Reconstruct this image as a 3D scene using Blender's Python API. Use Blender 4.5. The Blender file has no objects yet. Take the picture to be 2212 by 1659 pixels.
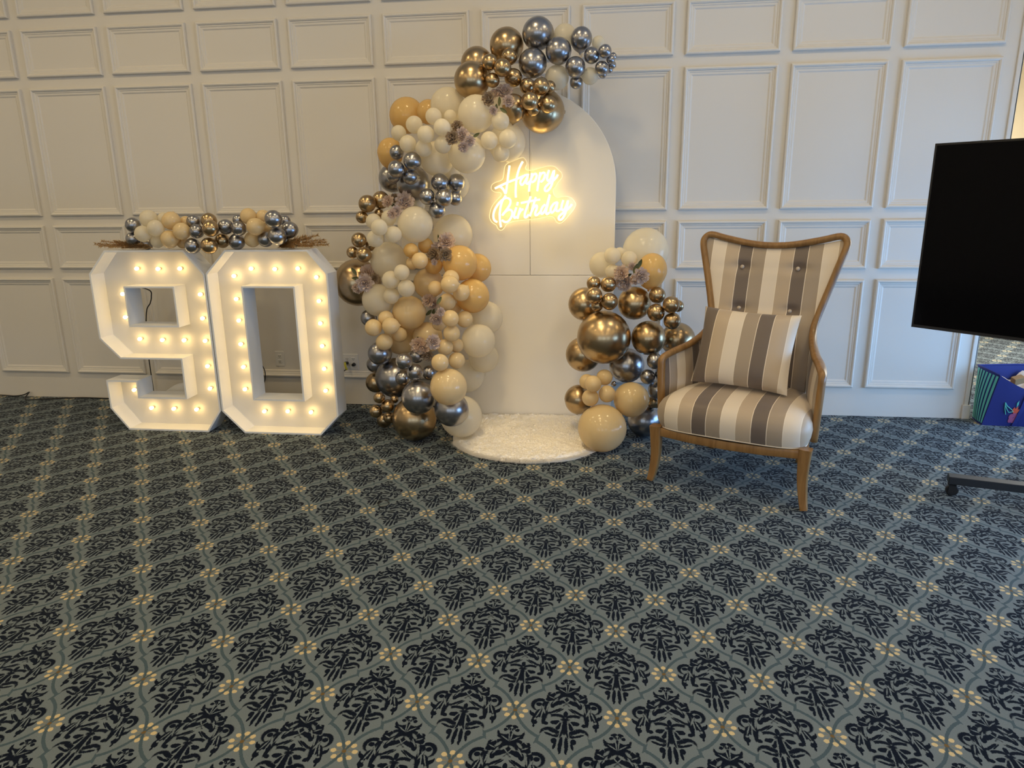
import bpy, bmesh, math, random
from mathutils import Vector, Matrix

R_ = random.Random(9)
DOWN_W = 14.0
RIGHT_W = 33
BACK_W = 24
ALCOVE_W = 125
NEON_E = 4.8
BULB_E = 21
WORLD = 1.0
SPOT_W = 185
WARM = [1.0, 0.747, 0.385]
DAY = [0.28, 0.555, 1.0]
SC = bpy.context.scene
COL = SC.collection

# ------------------------------------------------------------------ camera
cam_data = bpy.data.cameras.new('camera')
cam = bpy.data.objects.new('camera', cam_data)
COL.objects.link(cam)
cam_data.sensor_width = 36.0
cam_data.lens = 36.0 * 1534.947 / 2212.0
cam_data.clip_start = 0.05
_r = Vector((0.992522, 0.12151208, -0.01161417))
_u = Vector((-0.0196277, 0.2527782, 0.96732515))
_f = Vector((-0.1204775, 0.95986353, -0.25327292))
cam.matrix_world = Matrix(((_r.x, _u.x, -_f.x, 0.0), (_r.y, _u.y, -_f.y, -4.99963),
                           (_r.z, _u.z, -_f.z, 1.5), (0, 0, 0, 1)))
SC.camera = cam

# ------------------------------------------------------------------ world, exposure
w = bpy.data.worlds.new('world')
SC.world = w
w.use_nodes = True
w.node_tree.nodes['Background'].inputs[0].default_value = (0.45, 0.68, 1.0, 1)
w.node_tree.nodes['Background'].inputs[1].default_value = WORLD
SC.view_settings.view_transform = 'Standard'
SC.view_settings.look = 'None'
SC.view_settings.gamma = 1.0
SC.view_settings.use_curve_mapping = False
SC.view_settings.exposure = 0.0


def area(name, loc, rot, sx, sy, power, color, shape='RECTANGLE'):
    d = bpy.data.lights.new(name, 'AREA')
    d.shape = shape
    d.size = sx
    if shape in ('RECTANGLE', 'ELLIPSE'):
        d.size_y = sy
    d.energy = power
    d.color = color
    o = bpy.data.objects.new(name, d)
    o.location = loc
    o.rotation_euler = rot
    COL.objects.link(o)
    return o


PI = math.pi
# warm recessed downlights in the ceiling
for ix, lx in enumerate((-5.2, -3.0, -0.8, 1.4, 3.6)):
    for iy, ly in enumerate((-1.6, -3.8, -6.0, -8.2)):
        area('downlight', (lx, ly, 3.78), (0, 0, 0), 0.22, 0.22, DOWN_W, WARM, 'DISK')
# daylight outside the windows of the right wall and of the wall behind the camera
for wy, wwid, wk in ((-3.9, 1.5, 1.0), (-2.15, 1.5, 1.2), (-.72, 1.0, 1.05)):
    area('window_daylight', (3.78, wy, .72), (0, PI / 2, 0), 1.1, wwid, RIGHT_W * wwid * wk, DAY)
for wx in (-3.0, 0.0, 3.0):
    area('window_daylight', (wx, -9.92, 1.75), (PI / 2, 0, 0), 1.4, 1.9, BACK_W, (.62, .81, 1.0))
area('window_daylight', (4.78, 1.9, 1.4), (0, PI / 2, 0), 2.0, 1.6, ALCOVE_W, (1.0, .97, .86))

# extra fill light, added out of view to brighten the backdrop and rug
_d = bpy.data.lights.new('backdrop_fill', 'SPOT')
_d.energy = SPOT_W; _d.color = WARM; _d.spot_size = math.radians(44); _d.spot_blend = 0.9; _d.shadow_soft_size = 0.40
_o = bpy.data.objects.new('backdrop_fill', _d)
_o.location = (-0.7, -2.6, 3.75)
_o.rotation_euler = (Vector((-0.45, -0.35, 0.75)) - Vector(_o.location)).to_track_quat('-Z', 'Y').to_euler()
COL.objects.link(_o)


# ------------------------------------------------------------------ helpers
def tag(o, label=None, cat=None, group=None, kind=None):
    if label: o['label'] = label
    if cat: o['category'] = cat
    if group: o['group'] = group
    if kind: o['kind'] = kind
    return o


def empty(name, loc=(0, 0, 0), rz=0.0):
    o = bpy.data.objects.new(name, None)
    o.empty_display_size = 0.05
    o.location = loc
    o.rotation_euler = (0, 0, rz)
    COL.objects.link(o)
    return o


def link(name, me, parent=None, loc=None, mat=None):
    o = bpy.data.objects.new(name, me)
    COL.objects.link(o)
    if parent is not None:
        o.parent = parent
    if loc is not None:
        o.location = loc
    if mat is not None:
        if len(me.materials) == 0:
            me.materials.append(mat)
    return o


class MB:
    """collects faces for ONE mesh"""
    def __init__(s):
        s.v = []; s.f = []; s.m = []; s.uv = {}

    def add(s, vs, fs, mi=0):
        b = len(s.v)
        s.v += [tuple(p) for p in vs]
        for f in fs:
            s.f.append(tuple(b + i for i in f)); s.m.append(mi)

    def box(s, lo, hi, mi=0):
        x0, y0, z0 = lo; x1, y1, z1 = hi
        s.add([(x0, y0, z0), (x1, y0, z0), (x1, y1, z0), (x0, y1, z0), (x0, y0, z1), (x1, y0, z1), (x1, y1, z1), (x0, y1, z1)],
              [(0, 3, 2, 1), (4, 5, 6, 7), (0, 1, 5, 4), (1, 2, 6, 5), (2, 3, 7, 6), (3, 0, 4, 7)], mi)

    def obox(s, c, ax, ay, az, mi=0):
        c = Vector(c); ax = Vector(ax); ay = Vector(ay); az = Vector(az)
        P = [c + sx * ax + sy * ay + sz * az for sz in (-1, 1) for sy in (-1, 1) for sx in (-1, 1)]
        s.add(P, [(0, 2, 3, 1), (4, 5, 7, 6), (0, 1, 5, 4), (1, 3, 7, 5), (3, 2, 6, 7), (2, 0, 4, 6)], mi)

    def tube(s, pts, r, n=8, cap=True, mi=0, closed=False):
        pts = [Vector(p) for p in pts]
        m = len(pts)
        rr = r if isinstance(r, (list, tuple)) else [r] * m
        rings = []
        prev = None
        for i, p in enumerate(pts):
            a = pts[(i - 1) % m] if (i > 0 or closed) else p
            b = pts[(i + 1) % m] if (i < m - 1 or closed) else p
            t = (b - a).normalized()
            if prev is None:
                q = Vector((0, 0, 1)) if abs(t.z) < 0.9 else Vector((1, 0, 0))
            else:
                q = prev
            x = (q - t * q.dot(t)).normalized()
            prev = x
            y = t.cross(x)
            rings.append([p + rr[i] * (math.cos(2 * PI * k / n) * x + math.sin(2 * PI * k / n) * y) for k in range(n)])
        vs = [q for g in rings for q in g]
        fs = []
        for i in range(m if closed else m - 1):
            j = (i + 1) % m
            for k in range(n):
                fs.append((i * n + k, i * n + (k + 1) % n, j * n + (k + 1) % n, j * n + k))
        if cap and not closed:
            fs.append(tuple(range(n - 1, -1, -1)))
            fs.append(tuple((m - 1) * n + k for k in range(n)))
        s.add(vs, fs, mi)

    def lathe(s, prof, n=24, c=(0, 0, 0), mi=0):
        vs = []; fs = []
        m = len(prof)
        for (r, z) in prof:
            for k in range(n):
                a = 2 * PI * k / n
                vs.append((c[0] + r * math.cos(a), c[1] + r * math.sin(a), c[2] + z))
        for i in range(m - 1):
            for k in range(n):
                fs.append((i * n + k, i * n + (k + 1) % n, (i + 1) * n + (k + 1) % n, (i + 1) * n + k))
        s.add(vs, fs, mi)

    def grid(s, fn, nu, nv, mi=0, wrap=False):
        vs = [fn(i / (nu - 1), j / (nv - 1)) for j in range(nv) for i in range(nu)]
        fs = [(j * nu + i, j * nu + i + 1, (j + 1) * nu + i + 1, (j + 1) * nu + i) for j in range(nv - 1) for i in range(nu - 1)]
        s.add(vs, fs, mi)

    def mesh(s, name, smooth=False, weld=True):
        me = bpy.data.meshes.new(name)
        me.from_pydata(s.v, [], s.f)
        me.polygons.foreach_set('material_index', s.m)
        if weld:
            bm = bmesh.new(); bm.from_mesh(me)
            bmesh.ops.remove_doubles(bm, verts=bm.verts, dist=1e-5)
            bmesh.ops.recalc_face_normals(bm, faces=bm.faces)
            bm.to_mesh(me); bm.free()
        if smooth:
            me.polygons.foreach_set('use_smooth', [True] * len(me.polygons))
            if smooth != True:
                me.set_sharp_from_angle(angle=smooth)
        me.update()
        return me

    def build(s, name, mats, parent=None, smooth=False, loc=None, bevel=0, weld=True):
        me = s.mesh(name, smooth, weld)
        for m_ in (mats if isinstance(mats, (list, tuple)) else [mats]):
            me.materials.append(m_)
        o = link(name, me, parent, loc)
        if bevel:
            b = o.modifiers.new('bevel', 'BEVEL')
            b.width = bevel; b.segments = 2; b.limit_method = 'ANGLE'; b.angle_limit = 0.6
        return o


def catmull(P, n=6, closed=False):
    P = [Vector(p) for p in P]
    out = []
    m = len(P)
    for i in range(m if closed else m - 1):
        p1 = P[i]; p2 = P[(i + 1) % m]
        p0 = P[(i - 1) % m] if (closed or i > 0) else p1
        p3 = P[(i + 2) % m] if (closed or i < m - 2) else p2
        for k in range(n):
            t = k / n
            out.append(0.5 * ((2 * p1) + (p2 - p0) * t + (2 * p0 - 5 * p1 + 4 * p2 - p3) * t * t + (3 * p1 - p0 - 3 * p2 + p3) * t ** 3))
    if not closed:
        out.append(P[-1])
    return out


# ------------------------------------------------------------------ materials
def mat(name, col, rough=0.6, metal=0.0, bump=0.0, bscale=200.0, spec=0.5, var=0.0, coat=0.0, sheen=0.0):
    m = bpy.data.materials.new(name)
    m.use_nodes = True
    nt = m.node_tree
    b = nt.nodes['Principled BSDF']
    b.inputs['Base Color'].default_value = (*col, 1)
    b.inputs['Roughness'].default_value = rough
    b.inputs['Metallic'].default_value = metal
    b.inputs['Specular IOR Level'].default_value = spec
    b.inputs['Coat Weight'].default_value = coat
    b.inputs['Sheen Weight'].default_value = sheen
    if bump or var:
        tc = nt.nodes.new('ShaderNodeTexCoord')
        n = nt.nodes.new('ShaderNodeTexNoise')
        n.inputs['Scale'].default_value = bscale
        n.inputs['Detail'].default_value = 4
        nt.links.new(tc.outputs['Object'], n.inputs['Vector'])
        if bump:
            bp = nt.nodes.new('ShaderNodeBump')
            bp.inputs['Strength'].default_value = bump
            bp.inputs['Distance'].default_value = 0.002
            nt.links.new(n.outputs['Fac'], bp.inputs['Height'])
            nt.links.new(bp.outputs['Normal'], b.inputs['Normal'])
        if var:
            mx = nt.nodes.new('ShaderNodeMix'); mx.data_type = 'RGBA'
            mx.inputs[6].default_value = (*[c * (1 - var) for c in col], 1)
            mx.inputs[7].default_value = (*[min(1, c * (1 + var)) for c in col], 1)
            nt.links.new(n.outputs['Fac'], mx.inputs[0])
            nt.links.new(mx.outputs[2], b.inputs['Base Color'])
    return m


def emit(name, col, s):
    m = bpy.data.materials.new(name)
    m.use_nodes = True
    b = m.node_tree.nodes['Principled BSDF']
    b.inputs['Base Color'].default_value = (0.8, 0.8, 0.8, 1)
    b.inputs['Emission Color'].default_value = (*col, 1)
    b.inputs['Emission Strength'].default_value = s
    return m


def latex(name, col, trans=0.35, clear=0.0, rough=0.22):
    """thin rubber skin: part of the light passes through"""
    m = bpy.data.materials.new(name)
    m.use_nodes = True
    nt = m.node_tree
    b = nt.nodes['Principled BSDF']
    out = nt.nodes['Material Output']
    b.inputs['Base Color'].default_value = (*col, 1)
    b.inputs['Roughness'].default_value = rough
    b.inputs['Specular IOR Level'].default_value = 0.5
    tr = nt.nodes.new('ShaderNodeBsdfTranslucent')
    tr.inputs[0].default_value = (*[min(1, c * 1.0) for c in col], 1)
    mx = nt.nodes.new('ShaderNodeMixShader')
    mx.inputs[0].default_value = trans
    nt.links.new(b.outputs[0], mx.inputs[1])
    nt.links.new(tr.outputs[0], mx.inputs[2])
    last = mx
    if clear:
        tp = nt.nodes.new('ShaderNodeBsdfTransparent')
        tp.inputs[0].default_value = (1, 0.97, 0.9, 1)
        m2 = nt.nodes.new('ShaderNodeMixShader')
        lw = nt.nodes.new('ShaderNodeLayerWeight'); lw.inputs[0].default_value = 0.35
        mr = nt.nodes.new('ShaderNodeMapRange')
        mr.inputs[3].default_value = clear; mr.inputs[4].default_value = clear * 0.15
        nt.links.new(lw.outputs['Facing'], mr.inputs[0])
        nt.links.new(mr.outputs[0], m2.inputs[0])
        nt.links.new(mx.outputs[0], m2.inputs[1]); nt.links.new(tp.outputs[0], m2.inputs[2])
        last = m2
    nt.links.new(last.outputs[0], out.inputs[0])
    return m


class NG:
    """terse builder for shader math"""
    def __init__(s, nt): s.nt = nt

    def m(s, op, a, b=0.0, c=0.0):
        n = s.nt.nodes.new('ShaderNodeMath'); n.operation = op
        for i, v in enumerate((a, b, c)):
            if isinstance(v, (int, float)): n.inputs[i].default_value = v
            else: s.nt.links.new(v, n.inputs[i])
        return n.outputs[0]

    def xyz(s, x, y, z=0.0):
        n = s.nt.nodes.new('ShaderNodeCombineXYZ')
        for i, v in enumerate((x, y, z)):
            if isinstance(v, (int, float)): n.inputs[i].default_value = v
            else: s.nt.links.new(v, n.inputs[i])
        return n.outputs[0]

    def ell(s, vec, cx, cy, rx, ry, deg=0.0):
        n = s.nt.nodes.new('ShaderNodeMapping'); n.vector_type = 'TEXTURE'
        n.inputs['Location'].default_value = (cx, cy, 0)
        n.inputs['Rotation'].default_value = (0, 0, math.radians(deg))
        n.inputs['Scale'].default_value = (rx, ry, 1)
        s.nt.links.new(vec, n.inputs['Vector'])
        l = s.nt.nodes.new('ShaderNodeVectorMath'); l.operation = 'LENGTH'
        s.nt.links.new(n.outputs[0], l.inputs[0])
        return l.outputs['Value']

    def mix(s, f, a, b):
        n = s.nt.nodes.new('ShaderNodeMix'); n.data_type = 'RGBA'
        s.nt.links.new(f, n.inputs[0])
        for i, v in ((6, a), (7, b)):
            if isinstance(v, tuple): n.inputs[i].default_value = (*v, 1)
            else: s.nt.links.new(v, n.inputs[i])
        return n.outputs[2]

    def step(s, v, e0, e1):
        """1 below e0, 0 above e1"""
        n = s.nt.nodes.new('ShaderNodeMapRange')
        n.inputs[1].default_value = e0; n.inputs[2].default_value = e1
        n.inputs[3].default_value = 1; n.inputs[4].default_value = 0
        s.nt.links.new(v, n.inputs[0])
        return n.outputs[0]


def carpet_material():
    m = bpy.data.materials.new('damask_carpet')
    m.use_nodes = True
    nt = m.node_tree
    g = NG(nt)
    b = nt.nodes['Principled BSDF']
    tc = nt.nodes.new('ShaderNodeTexCoord')
    W_, H_ = 0.30495, 0.22155
    mp = nt.nodes.new('ShaderNodeMapping'); mp.vector_type = 'TEXTURE'
    mp.inputs['Location'].default_value = (-0.38496, -3.40204, 0)
    mp.inputs['Rotation'].default_value = (0, 0, -0.0107)
    nt.links.new(tc.outputs['Object'], mp.inputs['Vector'])
    # slight hand-loom wobble so edges are not razor sharp
    nz = nt.nodes.new('ShaderNodeTexNoise'); nz.inputs['Scale'].default_value = 260; nz.inputs['Detail'].default_value = 1
    nt.links.new(tc.outputs['Object'], nz.inputs['Vector'])
    vs = nt.nodes.new('ShaderNodeVectorMath'); vs.operation = 'MULTIPLY_ADD'
    nt.links.new(nz.outputs['Color'], vs.inputs[0])
    vs.inputs[1].default_value = (0.005, 0.005, 0)
    nt.links.new(mp.outputs[0], vs.inputs[2])
    sp = nt.nodes.new('ShaderNodeSeparateXYZ'); nt.links.new(vs.outputs[0], sp.inputs[0])
    U = g.m('SUBTRACT', sp.outputs[0], 0.0025); V = g.m('SUBTRACT', sp.outputs[1], 0.0025)

    def wrap(v, per):
        return g.m('WRAP', v, per / 2, -per / 2)
    S = W_ / 2
    KY = H_ / S                                   # half height in half widths
    ax = g.m('DIVIDE', wrap(g.m('ADD', U, W_ / 2), W_), S)
    ay = g.m('DIVIDE', wrap(V, 2 * H_), S)
    bx = g.m('DIVIDE', wrap(U, W_), S)
    by = g.m('DIVIDE', wrap(g.m('ADD', V, H_), 2 * H_), S)
    aax = g.m('ABSOLUTE', ax); aay = g.m('ABSOLUTE', ay)
    L1a = g.m('ADD', aax, g.m('DIVIDE', aay, KY))
    inA = g.m('LESS_THAN', L1a, 1.0)

    def sel(p, q):
        return g.m('ADD', q, g.m('MULTIPLY', inA, g.m('SUBTRACT', p, q)))
    X = sel(ax, bx); Y = sel(ay, by)
    aX = g.m('ABSOLUTE', X); aY = g.m('ABSOLUTE', Y)
    q = g.xyz(g.m('DIVIDE', aX, 0.935), g.m('DIVIDE', g.m('ADD', Y, 0.01), 0.935))
    # dark damask: (cx, cy, rx, ry, degrees)
    E = [(0.0, 0.64, 0.25, 0.11, 0), (0.31, 0.50, 0.13, 0.11, 25), (0.45, 0.20, 0.075, 0.15, 0), (0.50, -0.02, 0.13, 0.13, 0), (0.0, 0.53, 0.26, 0.13, 0), (0.0, 0.36, 0.20, 0.12, 0), (0.0, -0.36, 0.10, 0.16, 0), (0.0, 0.78, 0.05, 0.16, 0),
         (0.065, 1.075, 0.065, 0.036, -18), (0.12, 0.975, 0.042, 0.044, 0), (0.045, 1.01, 0.03, 0.06, -30), (0.25, 0.865, 0.024, 0.065, -14), (0.15, 0.765, 0.12, 0.045, 12),
         (0.0, 0.68, 0.10, 0.10, 0), (0.12, 0.62, 0.10, 0.045, -30), (0.21, 0.655, 0.05, 0.04, 20),
         (0.32, 0.575, 0.075, 0.085, 20), (0.385, 0.60, 0.04, 0.055, 0), (0.27, 0.47, 0.06, 0.075, 35), (0.16, 0.50, 0.07, 0.035, -20),
         (0.20, 0.325, 0.145, 0.065, -28), (0.28, 0.27, 0.055, 0.10, 10), (0.11, 0.36, 0.10, 0.055, -50), (0.385, 0.43, 0.065, 0.065, 0), (0.40, 0.30, 0.045, 0.06, 0),
         (0.585, 0.25, 0.062, 0.058, 0), (0.555, 0.40, 0.085, 0.035, 0),
         (0.23, 0.075, 0.17, 0.032, -36), (0.345, 0.0, 0.06, 0.038, -30), (0.12, 0.10, 0.12, 0.016, -42),
         (0.0, 0.0, 0.046, 0.088, 0), (0.0, -0.165, 0.10, 0.042, 0),
         (0.20, -0.255, 0.10, 0.062, -10), (0.13, -0.36, 0.05, 0.11, 12), (0.0, -0.45, 0.055, 0.145, 0), (0.075, -0.56, 0.04, 0.14, 12),
         (0.20, -0.51, 0.13, 0.05, 18), (0.29, -0.61, 0.12, 0.03, 24), (0.165, -0.63, 0.05, 0.05, 0),
         (0.195, -0.775, 0.06, 0.075, 0), (0.175, -0.90, 0.028, 0.10, 12), (0.06, -0.86, 0.04, 0.20, 4), (0.055, -1.06, 0.022, 0.06, 15),
         (0.435, -0.08, 0.046, 0.25, 6), (0.40, -0.30, 0.06, 0.05, 30), (0.615, -0.10, 0.052, 0.18, 18), (0.605, -0.31, 0.035, 0.05, 25), (0.645, -0.26, 0.055, 0.10, 0), (0.64, -0.39, 0.022, 0.06, 0),
         (0.69, -0.07, 0.085, 0.045, 42), (0.745, 0.0, 0.018, 0.045, -10)]
    d = None

    def after(val, vec):
        # keeps the node stack small: the next shapes wait for this result
        n = nt.nodes.new('ShaderNodeVectorMath'); n.operation = 'ADD'
        z = g.m('MULTIPLY', val, 1e-9)
        nt.links.new(vec, n.inputs[0]); nt.links.new(z, n.inputs[1])
        return n.outputs[0]
    for i_, e in enumerate(E):
        v = g.ell(q, *e)
        d = v if d is None else g.m('MINIMUM', d, v)
        if i_ % 14 == 13: q = after(d, q)
    q = after(d, q)
    # crescents: inside one ellipse, outside another
    CR = [((0.585, 0.235, 0.165, 0.185, 0), (0.55, 0.195, 0.130, 0.150, 0)),
          ((0.20, -0.12, 0.185, 0.115, -6), (0.195, -0.225, 0.20, 0.145, -6)),
          ((0.315, -0.57, 0.175, 0.165, 0), (0.315, -0.69, 0.195, 0.20, 0)),
          ((0.135, 0.885, 0.142, 0.145, 0), (0.135, 0.98, 0.142, 0.145, 0))]
    for A_, B_ in CR:
        v = g.m('MAXIMUM', g.ell(q, *A_), g.m('SUBTRACT', 2.0, g.ell(q, *B_)))
        d = g.m('MINIMUM', d, v)
    q = after(d, q)
    # light veins
    VN = [(0.085, 0.475, 0.085, 0.030, -42), (0.10, 0.735, 0.10, 0.014, 38), (0.03, 0.84, 0.012, 0.16, -6), (0.245, 0.39, 0.016, 0.10, 28), (0.17, 0.205, 0.20, 0.024, -40), (0.215, 0.56, 0.03, 0.085, 38), (0.0, 0.20, 0.05, 0.09, 0),
          (0.50, -0.05, 0.014, 0.24, 8), (0.625, -0.20, 0.026, 0.028, 0), (0.075, -0.42, 0.015, 0.19, 6), (0.16, -0.33, 0.013, 0.12, 30), (0.05, 0.42, 0.012, 0.10, -35), (0.12, 0.27, 0.10, 0.012, -38), (0.118, -0.82, 0.014, 0.22, 5), (0.0, -0.88, 0.013, 0.26, 0), (0.29, -0.555, 0.13, 0.014, 22), (0.21, -0.185, 0.13, 0.014, -5), (0.475, 0.10, 0.02, 0.12, -20), (0.39, 0.20, 0.016, 0.13, 10), (0.57, -0.02, 0.014, 0.13, 20), (0.34, -0.13, 0.04, 0.10, 0), (0.31, 0.66, 0.016, 0.07, 40), (0.33, 0.49, 0.07, 0.014, 30)]
    vn = None
    for e in VN:
        v = g.ell(q, *e)
        vn = v if vn is None else g.m('MINIMUM', vn, v)
    dark = g.m('MULTIPLY', g.step(d, 0.97, 1.11), g.m('SUBTRACT', 1.0, g.step(vn, 0.8, 1.3)))
    # ogee lattice lines between the motifs
    L1 = g.m('ADD', aX, g.m('DIVIDE', aY, KY))
    t = g.m('SUBTRACT', aX, g.m('DIVIDE', aY, KY))
    at = g.m('ABSOLUTE', t)
    prof = g.m('ADD', -0.065, g.m('MULTIPLY', at, g.m('SUBTRACT', 0.47, g.m('MULTIPLY', at, 0.405))))
    sg = g.m('MAXIMUM', g.m('MINIMUM', g.m('MULTIPLY', t, 40.0), 1.0), -1.0)
    off = g.m('ABSOLUTE', g.m('SUBTRACT', g.m('SUBTRACT', L1, 1.0), g.m('MULTIPLY', prof, sg)))
    wd = g.m('ADD', 0.039, g.m('MULTIPLY', g.step(at, 0.03, 0.05), 0.050))
    line = g.m('LESS_THAN', off, wd)
    # flowers where the lattice lines cross
    fA = g.xyz(g.m('SUBTRACT', 1.0, aX), aY)
    cxn = g.m('SUBTRACT', 1.0, aX)
    useLR = g.m('LESS_THAN', aY, g.m('MULTIPLY', KY, 0.5))
    FX = g.m('ADD', g.m('MULTIPLY', useLR, cxn), g.m('MULTIPLY', g.m('SUBTRACT', 1.0, useLR), aX))
    FY0 = g.m('SUBTRACT', KY, aY)
    FY = g.m('ADD', g.m('MULTIPLY', useLR, aY), g.m('MULTIPLY', g.m('SUBTRACT', 1.0, useLR), FY0))
    rad = g.m('SQRT', g.m('ADD', g.m('MULTIPLY', FX, FX), g.m('MULTIPLY', FY, FY)))
    ang = g.m('WRAP', g.m('ARCTAN2', FY, FX), PI / 8, -PI / 8)
    fq = g.xyz(g.m('MULTIPLY', rad, g.m('COSINE', ang)), g.m('MULTIPLY', rad, g.m('SINE', ang)))
    petal = g.step(g.ell(fq, 0.205, 0, 0.056, 0.050), 0.9, 1.1)
    stalk = g.step(g.ell(fq, 0.115, 0, 0.045, 0.011), 0.9, 1.2)
    core = g.step(rad, 0.035, 0.05)
    base = g.mix(line, (0.150, 0.180, 0.192), (0.064, 0.096, 0.112))
    c1 = g.mix(dark, base, (0.0045, 0.0075, 0.0155))
    c1 = g.mix(stalk, c1, (0.24, 0.21, 0.135))
    c2 = g.mix(petal, c1, (0.58, 0.46, 0.25))
    c3 = g.mix(core, c2, (0.16, 0.10, 0.035))
    # pile: fine fibre noise on colour and relief
    n1 = nt.nodes.new('ShaderNodeTexNoise'); n1.inputs['Scale'].default_value = 420; n1.inputs['Detail'].default_value = 2
    nt.links.new(tc.outputs['Object'], n1.inputs['Vector'])
    k = g.m('ADD', 0.72, g.m('MULTIPLY', n1.outputs['Fac'], 0.56))
    hs = nt.nodes.new('ShaderNodeMix'); hs.data_type = 'RGBA'; hs.blend_type = 'MULTIPLY'
    hs.inputs[0].default_value = 1
    nt.links.new(c3, hs.inputs[6])
    kc = g.xyz(k, k, k)
    nt.links.new(kc, hs.inputs[7])
    nt.links.new(hs.outputs[2], b.inputs['Base Color'])
    b.inputs['Roughness'].default_value = 1.0
    b.inputs['Specular IOR Level'].default_value = 0.05
    b.inputs['Sheen Weight'].default_value = 0.13
    b.inputs['Sheen Roughness'].default_value = 0.3
    bp = nt.nodes.new('ShaderNodeBump'); bp.inputs['Strength'].default_value = 0.5; bp.inputs['Distance'].default_value = 0.003
    nt.links.new(n1.outputs['Fac'], bp.inputs['Height'])
    nt.links.new(bp.outputs[0], b.inputs['Normal'])
    return m


def stripe_material():
    """satin upholstery: four-colour awning stripe along the UV u (in metres), pale line at every seam"""
    m = bpy.data.materials.new('striped_satin')
    m.use_nodes = True
    nt = m.node_tree
    g = NG(nt)
    b = nt.nodes['Principled BSDF']
    uv = nt.nodes.new('ShaderNodeUVMap'); uv.uv_map = 'stripe'
    sp = nt.nodes.new('ShaderNodeSeparateXYZ'); nt.links.new(uv.outputs[0], sp.inputs[0])
    s = g.m('ADD', g.m('DIVIDE', sp.outputs[0], 0.0745), 0.5)
    ph = g.m('FLOORED_MODULO', s, 4.0)
    cols = [(0.76, 0.665, 0.545), (0.50, 0.395, 0.285), (0.150, 0.115, 0.094), (0.37, 0.295, 0.218)]
    c = cols[0]
    for k in (1, 2, 3):
        f = g.m('GREATER_THAN', ph, float(k))
        c = g.mix(f, c, cols[k])
    fr = g.m('FRACT', s)
    ln = g.m('LESS_THAN', g.m('MINIMUM', fr, g.m('SUBTRACT', 1.0, fr)), 0.022)
    c = g.mix(ln, c, (0.84, 0.74, 0.60))
    nt.links.new(c, b.inputs['Base Color'])
    b.inputs['Roughness'].default_value = 0.42
    b.inputs['Sheen Weight'].default_value = 0.25
    b.inputs['Specular IOR Level'].default_value = 0.45
    wv = nt.nodes.new('ShaderNodeTexNoise'); wv.inputs['Scale'].default_value = 500
    tc = nt.nodes.new('ShaderNodeTexCoord'); nt.links.new(tc.outputs['Object'], wv.inputs['Vector'])
    bp = nt.nodes.new('ShaderNodeBump'); bp.inputs['Strength'].default_value = 0.12; bp.inputs['Distance'].default_value = 0.002
    nt.links.new(wv.outputs['Fac'], bp.inputs['Height']); nt.links.new(bp.outputs[0], b.inputs['Normal'])
    return m


def wood_material():
    m = bpy.data.materials.new('honey_wood')
    m.use_nodes = True
    nt = m.node_tree
    b = nt.nodes['Principled BSDF']
    tc = nt.nodes.new('ShaderNodeTexCoord')
    mp = nt.nodes.new('ShaderNodeMapping'); mp.inputs['Scale'].default_value = (40, 40, 5)
    nz = nt.nodes.new('ShaderNodeTexNoise'); nz.inputs['Scale'].default_value = 1.0; nz.inputs['Detail'].default_value = 6; nz.inputs['Distortion'].default_value = 1.0
    rp = nt.nodes.new('ShaderNodeValToRGB')
    rp.color_ramp.elements[0].color = (0.205, 0.105, 0.034, 1); rp.color_ramp.elements[0].position = 0.3
    rp.color_ramp.elements[1].color = (0.33, 0.18, 0.062, 1); rp.color_ramp.elements[1].position = 0.75
    nt.links.new(tc.outputs['Object'], mp.inputs[0]); nt.links.new(mp.outputs[0], nz.inputs[0])
    nt.links.new(nz.outputs[0], rp.inputs[0]); nt.links.new(rp.outputs[0], b.inputs['Base Color'])
    b.inputs['Roughness'].default_value = 0.32
    return m


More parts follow.
